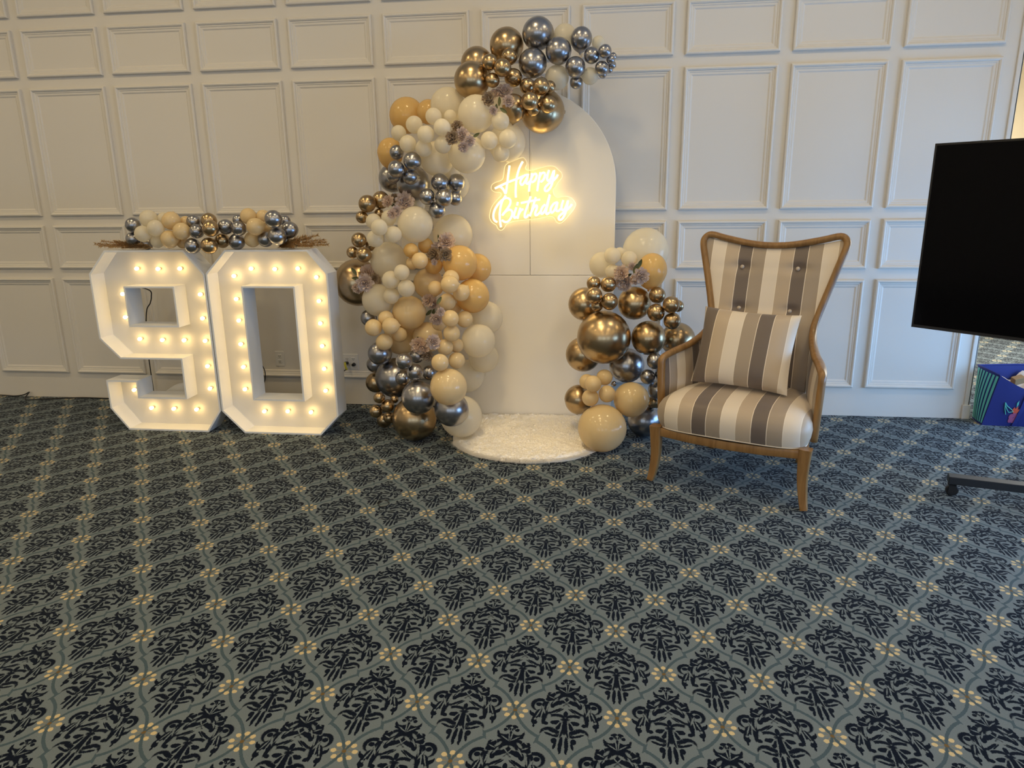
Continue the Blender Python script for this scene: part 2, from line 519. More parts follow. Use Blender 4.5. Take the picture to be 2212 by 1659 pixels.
M = dict(
    carpet=carpet_material(), satin=stripe_material(), wood=wood_material(),
    wall=mat('wall_paint', (0.70, 0.665, 0.61), 0.5, bump=0.08, bscale=300, spec=0.35),
    tan=mat('tan_wall_paint', (0.42, 0.33, 0.20), 0.6, bump=0.06),
    ceil=mat('ceiling_paint', (0.78, 0.76, 0.72), 0.8, bump=0.1),
    board=mat('cream_board', (0.84, 0.79, 0.70), 0.5, bump=0.03, spec=0.3),
    white=mat('white_paint', (0.80, 0.81, 0.82), 0.5, bump=0.05, bscale=120),
    face=mat('white_face', (0.76, 0.735, 0.69), 0.6, bump=0.03, bscale=60),
    gold=mat('chrome_gold_latex', (0.465, 0.345, 0.205), 0.28, 1.0, var=0.05, bscale=3),
    silver=mat('chrome_silver_latex', (0.37, 0.37, 0.395), 0.28, 1.0, var=0.05, bscale=3),
    pearl=latex('pearl_white_latex', (0.92, 0.86, 0.71), 0.42, 0.22, 0.2),
    cream=latex('cream_latex', (0.88, 0.70, 0.40), 0.32, 0.0, 0.16),
    amber=latex('amber_latex', (0.86, 0.60, 0.235), 0.36, 0.0, 0.18),
    neon=emit('neon_tube', (1.0, 0.71, 0.25), NEON_E),
    edge=emit('lit_acrylic_edge', (1.0, 0.74, 0.26), 0.55),
    bulb=emit('lit_bulb', (1.0, 0.665, 0.25), BULB_E),
    socket=mat('bulb_socket', (0.75, 0.62, 0.40), 0.35, 0.3),
    rug=mat('white_fur', (0.95, 0.915, 0.855), 0.95, spec=0.1, bump=0.35, bscale=420, sheen=0.15),
    black=mat('black_plastic', (0.012, 0.012, 0.014), 0.4, bump=0.03),
    screen=mat('dark_screen', (0.002, 0.002, 0.003), 0.14, spec=0.10, var=0.02),
    metal=mat('dark_metal', (0.016, 0.019, 0.024), 0.55, 0.0, bump=0.05, spec=0.3),
    bag=mat('blue_bag_cloth', (0.015, 0.024, 0.17), 0.75, bump=0.2, bscale=400),
    teal=mat('teal_cloth', (0.12, 0.50, 0.44), 0.8, bump=0.1),
    pink=mat('pink_print', (0.42, 0.10, 0.22), 0.8, bump=0.1),
    coral=mat('coral_print', (0.75, 0.11, 0.05), 0.8, bump=0.1),
    paper=mat('pale_paper', (0.66, 0.52, 0.40), 0.85, bump=0.3, bscale=30),
    kraft=mat('kraft_paper', (0.30, 0.17, 0.07), 0.85, bump=0.2, bscale=40),
    plate=mat('outlet_plate', (0.72, 0.70, 0.66), 0.35, bump=0.02),
    yellow=mat('yellow_plastic', (0.62, 0.56, 0.05), 0.4, bump=0.02),
    mauve=latex('mauve_petal', (0.72, 0.61, 0.565), 0.3, 0, 0.9),
    peach=latex('pinkish_petal', (0.80, 0.655, 0.555), 0.3, 0, 0.9),
    brown=latex('dusty_brown_petal', (0.46, 0.355, 0.25), 0.3, 0, 0.9),
    leaf=mat('leaf_green', (0.085, 0.095, 0.035), 0.6, var=0.3, bscale=50),
    glitter=mat('gold_glitter', (0.74, 0.49, 0.26), 0.28, 0.85, var=0.5, bscale=500),
    knob=mat('covered_button', (0.55, 0.46, 0.37), 0.45, sheen=0.2, bump=0.1),
)


def acrylic():
    m = bpy.data.materials.new('clear_acrylic')
    m.use_nodes = True
    nt = m.node_tree
    out = nt.nodes['Material Output']
    tp = nt.nodes.new('ShaderNodeBsdfTransparent'); tp.inputs[0].default_value = (0.97, 0.96, 0.93, 1)
    gl = nt.nodes.new('ShaderNodeBsdfGlossy'); gl.inputs['Roughness'].default_value = 0.05
    mx = nt.nodes.new('ShaderNodeMixShader'); mx.inputs[0].default_value = 0.05
    nt.links.new(tp.outputs[0], mx.inputs[1]); nt.links.new(gl.outputs[0], mx.inputs[2])
    nt.links.new(mx.outputs[0], out.inputs[0])
    return m


M['acrylic'] = acrylic()


def at(px, py, Y):
    """the point of depth Y that the lens shows at a pixel of the 2212 x 1659 frame"""
    d = _r * ((px - 1106.0) / 1534.947) + _u * ((829.5 - py) / 1534.947) + _f
    t = (Y + 4.99963) / d.y
    return Vector((0, -4.99963, 1.5)) + d * t


def st(o):
    o['kind'] = 'structure'
    return o


# ================================================================== the room
XL, XR, YB, YF, ZC = -7.0, 4.6, -9.7, 3.2, 3.8
mb = MB(); mb.box((XL - .2, YB - .2, -0.12), (XR + .2, YF + .2, 0.0))
st(mb.build('floor', M['carpet']))
mb = MB(); mb.box((XL - .2, YB - .2, ZC), (XR + .2, YF + .2, ZC + .1))
st(mb.build('ceiling', M['ceil']))
mb = MB(); mb.box((XL - .2, 0.0, 0), (2.5, 0.26, ZC))
wall_back = st(mb.build('wall_back', M['wall']))
mb = MB(); mb.box((XL - .2, YB - .2, 0), (XL, 0.0, ZC))
st(mb.build('wall_left', M['wall']))
mb = MB(); mb.box((2.5, YF, 0), (XR + .2, YF + .2, ZC))
st(mb.build('wall_alcove', M['tan']))
mb = MB(); mb.box((2.3, 0.26, 0), (2.498, YF, ZC))
st(mb.build('wall_return', M['wall']))


def wall_with_holes(name, along, fixed, lo, hi, holes, m):
    """wall slab 0.2 m thick, running along x or y, with rectangular openings (a0, a1, z0, z1)"""
    mb = MB()

    def bx(a0, a1, z0, z1):
        if along == 'x': mb.box((a0, fixed - .2, z0), (a1, fixed, z1))
        else: mb.box((fixed, a0, z0), (fixed + .2, a1, z1))
    cur = lo
    for a0, a1, z0, z1 in holes:
        bx(cur, a0, 0, ZC); bx(a0, a1, 0, z0); bx(a0, a1, z1, ZC); cur = a1
    bx(cur, hi, 0, ZC)
    return st(mb.build(name, m, weld=False))


XN = 3.6
hr = [(-4.7, -3.1, .12, 1.33), (-2.95, -1.35, .12, 1.33), (-1.27, -.17, .12, 1.33)]
wall_with_holes('wall_right', 'y', XN, YB - .2, 0.0, hr, M['wall'])
ha = [(1.05, 2.75, .3, 2.45)]
wall_with_holes('wall_alcove_right', 'y', XR, 0.0, YF, ha, M['wall'])
mb = MB(); mb.box((XN + .2, -.2, 0), (XR + .2, 0.0, ZC))
st(mb.build('wall_alcove_front', M['wall']))
hb = [(-3.7, -2.3, .8, 2.7), (-.7, .7, .8, 2.7), (2.3, 3.7, .8, 2.7)]
wall_with_holes('wall_front', 'x', YB, XL, XR, hb, M['wall'])
k = 0
for along, fx, holes in (('y', XN, hr), ('y', XR, ha), ('x', YB, hb)):
    for a0, a1, z0, z1 in holes:
        k += 1
        mb = MB()

        def bx(p0, p1, q0, q1):
            if along == 'x': mb.box((p0, YB - .12, q0), (p1, YB - .06, q1))
            else: mb.box((fx + .06, p0, q0), (fx + .12, p1, q1))
        bx(a0, a0 + .06, z0, z1); bx(a1 - .06, a1, z0, z1); bx(a0, a1, z0, z0 + .06); bx(a0, a1, z1 - .06, z1)
        bx((a0 + a1) / 2 - .02, (a0 + a1) / 2 + .02, z0, z1); bx(a0, a1, (z0 + z1) / 2 - .02, (z0 + z1) / 2 + .02)
        st(mb.build('window_%d' % k, M['white'], weld=False))


# ---- panelling: every panel is its own part with its own moulding
def frame_loop(mb, w_, h_, prof):
    rings = []
    for off, dep in prof:
        rings.append([(off, -dep, off), (w_ - off, -dep, off), (w_ - off, -dep, h_ - off), (off, -dep, h_ - off)])
    vs = [p for r in rings for p in r]
    fs = []
    for i in range(len(rings) - 1):
        for k in range(4):
            fs.append((i * 4 + k, i * 4 + (k + 1) % 4, (i + 1) * 4 + (k + 1) % 4, (i + 1) * 4 + k))
    mb.add(vs, fs)


PROF = [(0, 0), (0, .016), (.004, .022), (.012, .024), (.019, .020), (.023, .013), (.030, .013), (.034, .009), (.046, .008), (.052, .0035), (.056, .0025)]
PITCH, PW = 0.6545, 0.579
rows = [(0.207, 0.948), (1.020, 1.338), (1.409, 2.293), (2.366, 2.679), (2.757, 3.60)]
meshes = []
for z0, z1 in rows:
    a = MB(); frame_loop(a, PW, z1 - z0, PROF)
    p = MB()
    p.box((.05, -.0025, .05), (PW - .05, 0.0, z1 - z0 - .05))
    me_f = a.mesh('moulding', smooth=False); me_p = p.mesh('wall_panel')
    me_f.materials.append(M['wall']); me_p.materials.append(M['wall'])
    meshes.append((me_p, me_f))
for c in range(-4, 10):
    x0 = 1.8155 - PITCH * (9 - c)
    if x0 < XL: continue
    for (z0, z1), (me_p, me_f) in zip(rows, meshes):
        o = link('wall_panel', me_p, wall_back, (x0, 0, z0))
        link('moulding', me_f, o)
# corner bead at the free end of the wall
mb = MB(); mb.box((2.478, -.012, 0), (2.512, .0, ZC)); mb.box((2.5, -.012, 0), (2.512, .26, ZC))
st(mb.build('trim_1', M['wall'], bevel=.004, weld=False))
mb = MB(); mb.box((2.47, -.02, 0), (2.52, .0, .10))
st(mb.build('trim_2', M['wall'], bevel=.004, weld=False))

# balloon centres and radii in metres: x y z radius colour stretch place
TABLE = """-0.777 -0.535 2.176 0.1069 G 1 crest
-0.779 -0.330 2.302 0.0997 G 1 crest
-0.589 -0.361 2.393 0.1036 G 1 crest
-0.369 -0.418 2.009 0.1332 G 1 crest
-0.528 -0.551 2.013 0.0712 G 1.15 crest
-0.659 -0.590 2.262 0.0470 G 1 crest
-0.560 -0.484 2.306 0.0479 G 1 crest
-0.580 -0.633 2.223 0.0505 G 1 crest
-0.535 -0.496 2.189 0.0535 G 1 crest
-0.644 -0.604 2.162 0.0417 G 1 crest
-0.450 -0.517 2.138 0.0465 G 1 crest
-0.361 -0.608 2.122 0.0494 G 1 crest
-0.318 -0.532 2.127 0.0367 G 1 crest
-0.421 -0.667 2.037 0.0504 G 1 crest
-0.321 -0.596 2.023 0.0498 G 1 crest
-0.406 -0.587 2.001 0.0379 G 1 crest
-0.396 -0.397 2.444 0.0950 S 1 crest
-0.424 -0.450 2.273 0.0853 S 1 crest
-0.272 -0.452 2.334 0.0777 S 1 crest
-0.241 -0.337 2.437 0.0695 W 1 crest
-0.283 -0.395 2.197 0.0725 W 1 crest
-0.139 -0.420 2.399 0.0641 S 1.1 tip
-0.170 -0.474 2.240 0.0599 S 1 tip
-0.075 -0.460 2.302 0.0475 S 1 tip
0.001 -0.503 2.315 0.0388 S 1 tip
-0.016 -0.471 2.230 0.0407 S 1 tip
0.034 -0.463 2.276 0.0257 S 1 tip
0.049 -0.420 2.300 0.0218 S 1 tip
0.043 -0.417 2.255 0.0246 S 1 tip
0.028 -0.376 2.236 0.0221 S 1 tip
-0.166 -0.407 2.166 0.0389 S 1 tip
-0.010 -0.409 2.207 0.0248 S 1 tip
-0.084 -0.419 2.196 0.0496 W 1 tip
-0.039 -0.380 2.385 0.0384 W 1 tip
-1.252 -0.266 2.020 0.1130 A 1 shoulder
-1.086 -0.360 2.027 0.0754 A 1 shoulder
-1.316 -0.473 1.779 0.0809 A 1.15 shoulder
-0.940 -0.471 2.048 0.1070 W 1 shoulder
-0.742 -0.620 1.980 0.1074 W 1 shoulder
-0.582 -0.472 1.827 0.1157 W 1 shoulder
-0.797 -0.651 1.756 0.1123 W 1 shoulder
-0.997 -0.564 1.736 0.1041 W 1 shoulder
-1.216 -0.615 1.884 0.0458 W 1 shoulder
-1.118 -0.615 1.929 0.0510 W 1 shoulder
-1.000 -0.615 1.973 0.0494 W 1 shoulder
-0.910 -0.799 1.893 0.0487 W 1 shoulder
-1.145 -0.680 1.816 0.0507 W 1 shoulder
-1.012 -0.775 1.860 0.0492 W 1 shoulder
-1.042 -0.711 1.789 0.0502 W 1 shoulder
-0.918 -0.753 1.804 0.0509 W 1 shoulder
-0.903 -0.592 1.973 0.0385 W 1 shoulder
-0.655 -0.702 1.825 0.0510 W 1 shoulder
-0.591 -0.680 1.930 0.0522 W 1 shoulder
-0.548 -0.682 1.832 0.0538 W 1 shoulder
-0.599 -0.626 1.757 0.0521 W 1 shoulder
-1.233 -0.620 1.774 0.0432 S 1 neck
-1.119 -0.696 1.718 0.0535 S 1 neck
-1.215 -0.712 1.674 0.0508 S 1 neck
-1.147 -0.647 1.631 0.0488 S 1 neck
-1.261 -0.620 1.638 0.0422 S 1 neck
-1.335 -0.387 1.631 0.0890 S 1 neck
-1.171 -0.496 1.596 0.1070 S 1 neck
-0.969 -0.645 1.595 0.0529 S 1 neck
-1.041 -0.680 1.513 0.0487 S 1 neck
-0.934 -0.705 1.506 0.0524 S 1 neck
-0.884 -0.620 1.500 0.0421 S 1 neck
-0.902 -0.508 1.553 0.0373 S 1 neck
-0.879 -0.587 1.595 0.0534 S 1 neck
-0.914 -0.356 1.577 0.0711 W 1.1 neck
-0.931 -0.451 1.651 0.0492 W 1 neck
-0.989 -0.655 1.434 0.0505 S 1 neck
-1.159 -0.426 1.463 0.0414 W 1 neck
-1.447 -0.590 1.476 0.0546 G 1 edge
-1.384 -0.501 1.497 0.0555 G 1 edge
-1.492 -0.569 1.395 0.0392 G 1 edge
-1.398 -0.520 1.413 0.0322 G 1 edge
-1.521 -0.570 1.254 0.0483 G 1 edge
-1.569 -0.570 1.177 0.0383 G 1 edge
-1.465 -0.659 1.169 0.0490 G 1 edge
-1.462 -0.520 1.217 0.0356 G 1 edge
-1.585 -0.452 0.973 0.1558 G 1 edge
-1.386 -0.670 1.371 0.0482 W 1 mid
-1.305 -0.821 1.341 0.0494 W 1 mid
-1.359 -0.740 1.271 0.0520 W 1 mid
-1.289 -0.670 1.391 0.0466 W 1 mid
-1.239 -0.760 1.295 0.0501 W 1 mid
-1.127 -0.659 1.350 0.1089 W 1 mid
-0.936 -0.464 1.278 0.1282 W 1 mid
-1.333 -0.561 1.124 0.1192 W 1 mid
-1.403 -0.616 0.880 0.1034 W 1 mid
-1.193 -0.782 1.073 0.0476 W 1 mid
-1.275 -0.742 1.022 0.0554 W 1 mid
-1.177 -0.755 0.973 0.0538 W 1 mid
-1.287 -0.712 0.920 0.0504 W 1 mid
-1.155 -0.688 1.196 0.0454 A 1 mid
-1.088 -0.580 1.218 0.0478 A 1 mid
-1.089 -0.740 1.139 0.0506 C 1 mid
-1.159 -0.652 1.117 0.0402 C 1 mid
-0.866 -0.625 1.114 0.1089 A 1 mid
-0.788 -0.443 1.066 0.0925 A 1 mid
-0.792 -0.614 0.909 0.1074 A 1 mid
-1.034 -0.612 1.102 0.0578 A 1 mid
-1.091 -0.533 0.977 0.0978 C 1 mid
-1.204 -0.614 0.801 0.1092 C 1 low
-1.111 -0.536 0.628 0.0997 C 1 low
-1.313 -0.460 0.608 0.1143 C 1 low
-1.012 -0.685 0.965 0.0473 C 1 low
-0.896 -0.763 1.035 0.0503 C 1 low
-0.884 -0.864 1.010 0.0534 C 1 low
-0.834 -0.765 0.948 0.0519 C 1 low
-0.923 -0.756 0.892 0.0523 C 1 low
-0.883 -0.874 0.809 0.0511 C 1 low
-0.832 -0.692 0.774 0.0518 C 1 low
-0.907 -0.587 0.826 0.0353 C 1 low
-0.997 -0.685 0.745 0.0464 C 1 low
-0.886 -0.838 0.712 0.0518 C 1 low
-1.393 -0.779 0.731 0.0532 C 1 low
-1.330 -0.711 0.777 0.0494 C 1 low
-1.278 -0.794 0.746 0.0528 C 1 low
-1.255 -0.691 0.671 0.0483 C 1 low
-1.335 -0.760 0.638 0.0536 C 1 low
-0.733 -0.453 0.746 0.1089 W 1 low
-0.759 -0.642 0.629 0.1084 W 1 low
-0.752 -0.486 0.486 0.1006 W 1 low
-1.489 -0.567 0.755 0.0542 S 1 low
-0.935 -0.817 0.622 0.0510 C 1 low
-0.880 -0.737 0.617 0.0446 C 1 low
-0.898 -1.127 0.597 0.0502 C 1 low
-0.872 -0.782 0.531 0.0516 C 1 low
-0.881 -0.398 0.336 0.1130 W 1 low
-1.399 -0.660 0.543 0.0775 S 1 foot
-1.492 -0.494 0.429 0.0560 S 1 foot
-1.331 -0.571 0.360 0.1332 S 1 foot
-1.153 -0.972 0.565 0.0511 S 1 foot
-1.136 -0.735 0.546 0.0466 S 1 foot
-1.100 -0.928 0.487 0.0518 S 1 foot
-1.059 -0.735 0.438 0.0468 S 1 foot
-1.224 -0.764 0.408 0.0497 S 1 foot
-1.209 -0.693 0.361 0.0357 S 1 foot
-1.087 -0.925 0.330 0.1046 S 1 foot
-0.875 -0.964 0.270 0.1048 S 1 foot
-0.860 -1.091 0.445 0.1088 C 1 foot
-0.861 -0.748 0.160 0.1356 W 1 foot
-1.159 -0.772 0.144 0.1435 G 1 foot
-1.500 -0.474 0.298 0.0692 G 1 foot
-1.386 -0.769 0.276 0.0370 G 1 foot
-1.343 -0.740 0.213 0.0432 G 1 foot
-1.425 -0.735 0.175 0.0435 G 1 foot
-1.365 -0.650 0.106 0.0397 G 1 foot
-1.428 -0.565 0.059 0.0500 G 1 foot
-1.313 -0.684 0.244 0.0271 G 1 foot
0.276 -0.445 1.171 0.1426 W 1 column_top
0.303 -0.655 1.067 0.0912 A 1.2 column_top
0.010 -0.520 1.093 0.0803 W 1 column_top
0.069 -0.647 1.159 0.0499 W 1 column_top
0.169 -0.640 1.138 0.0485 W 1 column_top
0.072 -0.640 1.062 0.0447 W 1 column_top
0.115 -0.573 1.167 0.0366 W 1 column_top
-0.093 -0.540 0.851 0.1045 G 1 column_middle
0.210 -0.620 0.870 0.1017 G 1 column_middle
-0.039 -0.686 0.998 0.0431 G 1 column_middle
0.048 -0.714 0.994 0.0469 G 1 column_middle
-0.035 -0.795 0.939 0.0490 G 1 column_middle
0.057 -0.782 0.902 0.0505 G 1 column_middle
-0.016 -0.744 0.872 0.0360 G 1 column_middle
0.339 -0.700 0.930 0.0496 G 1 column_middle
0.413 -0.797 0.888 0.0499 G 1 column_middle
0.461 -0.700 0.866 0.0358 G 1 column_middle
0.330 -0.765 0.836 0.0519 G 1 column_middle
0.424 -0.778 0.789 0.0504 G 1 column_middle
0.028 -0.726 0.677 0.1627 G 1 column_middle
0.297 -0.695 0.670 0.1052 G 1 column_middle
0.488 -0.540 0.633 0.1071 G 1 column_middle
-0.099 -0.529 0.527 0.1126 G 1 column_middle
-0.123 -0.590 0.242 0.0922 G 1.05 column_foot
0.175 -0.605 0.477 0.1103 S 1 column_foot
0.332 -0.781 0.546 0.0485 S 1 column_foot
0.295 -0.770 0.447 0.0461 S 1 column_foot
0.385 -0.764 0.467 0.0474 S 1 column_foot
0.369 -0.680 0.342 0.0630 S 1 column_foot
0.299 -0.572 0.111 0.1101 S 1 column_foot
0.351 -0.624 0.247 0.0437 G 1 column_foot
0.037 -0.770 0.438 0.0493 C 1 column_foot
-0.069 -0.770 0.409 0.0467 C 1 column_foot
-0.031 -0.912 0.433 0.0506 C 1 column_foot
-0.046 -0.877 0.337 0.0513 C 1 column_foot
0.053 -0.860 0.358 0.0513 C 1 column_foot
0.203 -0.759 0.299 0.1091 C 1 column_foot
0.029 -0.882 0.151 0.1468 C 1 column_foot
0.096 -0.680 0.375 0.0173 S 1 column_foot
-2.942 -0.719 1.362 0.0469 S 1 nine
-2.967 -0.702 1.275 0.0444 S 1 nine
-2.900 -0.665 1.244 0.0387 S 1 nine
-2.842 -0.699 1.399 0.0557 W 1 nine
-2.760 -0.766 1.342 0.0520 W 1 nine
-2.859 -0.755 1.309 0.0509 W 1 nine
-2.797 -0.710 1.260 0.0427 W 1 nine
-2.763 -0.665 1.399 0.0383 W 1 nine
-2.676 -0.726 1.386 0.0566 C 1 nine
-2.592 -0.763 1.323 0.0533 C 1 nine
-2.689 -0.748 1.274 0.0552 C 1 nine
-2.632 -0.641 1.375 0.0384 C 1 nine
-2.658 -0.664 1.248 0.0370 C 1 nine
-2.536 -0.710 1.380 0.0435 S 1 between
-2.493 -0.763 1.322 0.0446 S 1 between
-2.535 -0.755 1.233 0.0493 S 1 between
-2.434 -0.710 1.384 0.0492 G 1 between
-2.381 -0.795 1.340 0.0497 G 1 between
-2.415 -0.775 1.234 0.0518 G 1 between
-2.371 -0.690 1.261 0.0467 G 1 between
-2.325 -0.715 1.347 0.0476 S 1 between
-2.219 -0.755 1.338 0.0457 S 1 zero
-2.268 -0.701 1.255 0.0509 S 1 zero
-2.264 -0.665 1.387 0.0349 S 1 zero
-2.171 -0.710 1.409 0.0502 C 1 zero
-2.100 -0.775 1.348 0.0538 C 1 zero
-2.168 -0.694 1.268 0.0493 C 1 zero
-2.089 -0.684 1.408 0.0403 C 1 zero
-2.088 -0.645 1.343 0.0350 C 1 zero
-1.958 -0.818 1.393 0.0543 S 1 zero
-1.972 -0.630 1.378 0.0349 S 1 zero
-1.923 -0.681 1.325 0.0518 S 1 zero
-1.966 -0.774 1.291 0.0552 S 1 zero
-2.071 -0.715 1.269 0.0490 S 1 zero
-1.976 -0.647 1.256 0.0408 S 1 zero"""

# ================================================================== arched backdrop
BX, BR, BZ, BY = -0.512, 0.60, 1.57, -0.25
arch = tag(empty('arched_backdrop', (BX, BY, 0)), 'tall cream arched backdrop board standing against the panelled wall', 'backdrop')


def slab(name, pts, y0, y1, parent, m, bevel=0.002):
    n = len(pts)
    mb = MB()
    mb.add([(x, y0, z) for x, z in pts] + [(x, y1, z) for x, z in pts],
           [tuple(range(n)), tuple(range(2 * n - 1, n - 1, -1))] + [(i, (i + 1) % n, n + (i + 1) % n, n + i) for i in range(n)])
    return mb.build(name, m, parent, bevel=bevel)


G_ = 0.0012
SX = 0.047                                             # the upright seam is a little off centre
arcR = [(BR * math.cos(a), BZ + BR * math.sin(a)) for a in [PI / 2 * k / 28 for k in range(29)]]
aS = math.acos(SX / BR)
ptsR = [(BR * math.cos(a), BZ + BR * math.sin(a)) for a in [aS * k / 26 for k in range(27)]]
ptsR[-1] = (SX + G_, ptsR[-1][1])
slab('board', [(SX + G_, 1.0 + G_), (BR, 1.0 + G_)] + ptsR, 0, .018, arch, M['board'])
ptsL = [(BR * math.cos(a), BZ + BR * math.sin(a)) for a in [aS + (PI - aS) * k / 30 for k in range(31)]]
ptsL[0] = (SX - G_, ptsL[0][1])
slab('board', ptsL + [(-BR, 1.0 + G_), (SX - G_, 1.0 + G_)], 0, .018, arch, M['board'])
slab('board', [(-BR, 0), (BR, 0), (BR, 1.0 - G_), (-BR, 1.0 - G_)], 0, .018, arch, M['board'])
for sx in (-.35, .35):
    mb = MB(); mb.box((sx - .02, .018, 0), (sx + .02, .05, 1.7)); mb.box((sx - .02, .05, 0), (sx + .02, .19, .03))
    mb.build('rear_brace', M['wood'], arch, weld=False)

# ================================================================== neon sign
sign = tag(empty('neon_sign', at(1150, 420, -.285)), 'glowing warm white script neon sign reading Happy Birthday on the arched backdrop', 'neon sign')
SO = sign.location.copy()


def sg(u, v, Y=-.312):
    return at(1040 + u / 9.76, 330 + v / 9.76, Y) - SO


OUT = [(490, 290), (560, 215), (680, 165), (760, 130), (880, 100), (940, 165), (960, 235), (925, 310), (955, 362), (1060, 368), (1200, 330), (1400, 280), (1540, 290), (1620, 360),
       (1690, 430), (1695, 520), (1620, 620), (1560, 720), (1510, 790), (1530, 885), (1600, 940), (1750, 920), (1880, 940), (1960, 1020), (1990, 1090), (1950, 1190),
       (1870, 1290), (1760, 1420), (1660, 1490), (1580, 1460), (1530, 1375), (1450, 1345), (1200, 1390), (850, 1430), (650, 1455), (530, 1510), (480, 1590), (410, 1640),
       (345, 1600), (310, 1530), (220, 1470), (170, 1380), (175, 1270), (220, 1130), (320, 1000), (410, 905), (395, 840), (280, 830), (205, 770), (215, 680), (290, 625), (430, 570), (465, 470)]
ol = catmull([sg(u, v, -.300) for u, v in OUT], 3, True)
n = len(ol)
mb = MB()
mb.add([tuple(p) for p in ol] + [(p.x, p.y + .005, p.z) for p in ol],
       [tuple(range(n - 1, -1, -1)), tuple(range(n, 2 * n))])
mb.build('acrylic_backing', M['acrylic'], sign)
mb = MB(); mb.tube([(p.x, p.y + .0025, p.z) for p in ol], .0026, 6, closed=True)
mb.build('acrylic_edge', M['edge'], sign, smooth=True)
LET = {
    'H': [[(590, 270), (562, 480), (537, 690), (510, 855), (470, 790), (425, 735), (380, 712)], [(285, 752), (450, 672), (600, 605), (760, 545), (880, 490)],
          [(870, 185), (800, 320), (748, 500), (725, 700), (720, 850), (725, 945)]],
    'a': [[(965, 465), (905, 480), (850, 540), (818, 610), (830, 665), (868, 670), (925, 590), (970, 500), (985, 445), (955, 560), (940, 630), (975, 655), (1020, 600)]],
    'p': [[(1065, 430), (1035, 600), (1012, 700), (1000, 820)], [(1042, 560), (1085, 470), (1145, 445), (1162, 495), (1125, 585), (1062, 625)]],
    'p.': [[(1240, 410), (1212, 570), (1190, 700), (1175, 810)], [(1216, 530), (1260, 445), (1318, 420), (1338, 475), (1300, 575), (1245, 615)]],
    'y': [[(1425, 365), (1392, 470), (1385, 560), (1418, 590), (1470, 530), (1530, 370), (1500, 600), (1452, 735), (1392, 802), (1340, 800), (1345, 730), (1425, 645), (1520, 580), (1590, 500), (1608, 460)]],
    'B': [[(510, 900), (440, 1020), (402, 1150), (385, 1300), (393, 1450), (410, 1570)], [(330, 1462), (270, 1420), (250, 1320), (280, 1200), (362, 1070), (470, 970), (560, 958), (610, 1010), (600, 1090), (535, 1190), (435, 1322), (520, 1230), (600, 1200), (647, 1245), (640, 1330), (580, 1430), (505, 1462), (430, 1420)]],
    'i': [[(735, 1150), (702, 1250), (684, 1335), (702, 1375), (745, 1345)], [(766, 1040), (750, 1112)]],
    'r': [[(820, 1160), (785, 1280), (760, 1390)], [(785, 1300), (830, 1222), (882, 1190)]],
    't': [[(1040, 920), (970, 1120), (918, 1270), (912, 1355), (950, 1360), (995, 1300)], [(832, 1060), (1000, 1025), (1235, 985)]],
    'h': [[(1145, 935), (1082, 1150), (1020, 1338)], [(1040, 1270), (1110, 1142), (1165, 1112), (1165, 1175), (1132, 1275), (1152, 1320), (1205, 1285), (1245, 1240)]],
    'd': [[(1342, 1090), (1290, 1140), (1255, 1220), (1266, 1288), (1312, 1258), (1365, 1150), (1440, 880), (1395, 1090), (1362, 1230), (1376, 1295), (1432, 1258)]],
    'a.': [[(1605, 1040), (1530, 1070), (1470, 1150), (1455, 1228), (1490, 1262), (1550, 1190), (1605, 1040), (1582, 1150), (1578, 1218), (1622, 1228), (1665, 1185)]],
    'y.': [[(1725, 1000), (1692, 1110), (1690, 1188), (1730, 1210), (1782, 1130), (1825, 1005), (1790, 1200), (1742, 1335), (1682, 1410), (1630, 1402), (1640, 1340), (1735, 1255), (1830, 1180), (1888, 1112), (1902, 1082)]],
}
for ch, strokes in LET.items():
    mb = MB()
    for s_ in strokes:
        mb.tube(catmull([sg(u, v) for u, v in s_], 5), .0062, 8)
    mb.build('letter', M['neon'], sign, smooth=True, weld=False)
mb = MB(); mb.tube(catmull([sg(1045, 0, -.262), sg(1048, 400, -.262), sg(1050, 900, -.266)], 8), .0016, 6)
mb.build('power_wire', M['acrylic'], sign)

# ================================================================== white fur rug in front of the backdrop
RX, RY, RR = -0.43, -0.615, 0.512
rug = tag(empty('fur_rug', (RX, RY, 0)), 'round white shaggy fur rug on the carpet at the foot of the arched backdrop', 'rug')
YCUT = -0.262 - RY


def rug_out(rr):
    pts = []
    for k in range(96):
        a = 2 * PI * k / 96
        wob = 1 + .012 * math.sin(5 * a + 1) + .008 * math.sin(11 * a)
        pts.append((rr * wob * math.cos(a), min(rr * wob * math.sin(a), YCUT)))
    return pts


mb = MB()
po = rug_out(RR); pi_ = rug_out(RR - .02)
mb.add([(x, y, 0) for x, y in po] + [(x, y, .006) for x, y in pi_] + [(0, -.05, .007)],
       [(i, (i + 1) % 96, 96 + (i + 1) % 96, 96 + i) for i in range(96)] + [(96 + i, 96 + (i + 1) % 96, 192) for i in range(96)])
mb.build('rug_base', M['rug'], rug, smooth=True)
LOW = [t[:4] for t in ([float(q) for q in ln.split()[:4]] for ln in TABLE.split('\n') if len(ln.split()) >= 7) if t[2] - t[3] < .09 and abs(t[0] - RX) < .8]
from mathutils import noise
rr_ = random.Random(4)


def fur_height(x, y):
    th = 1.2 * noise.noise((x * 6, y * 6, 3.0)) + 1.3 * noise.noise((x * 14, y * 14, 7.0)) + 1.57
    c_, s_ = math.cos(th), math.sin(th)
    a, q = x * c_ + y * s_, -x * s_ + y * c_
    return .030 + .007 * noise.noise((x * 22, y * 22, 0)) + .011 * noise.noise((q * 130, a * 45, 1)) + .007 * noise.noise((q * 300, a * 100, 2))


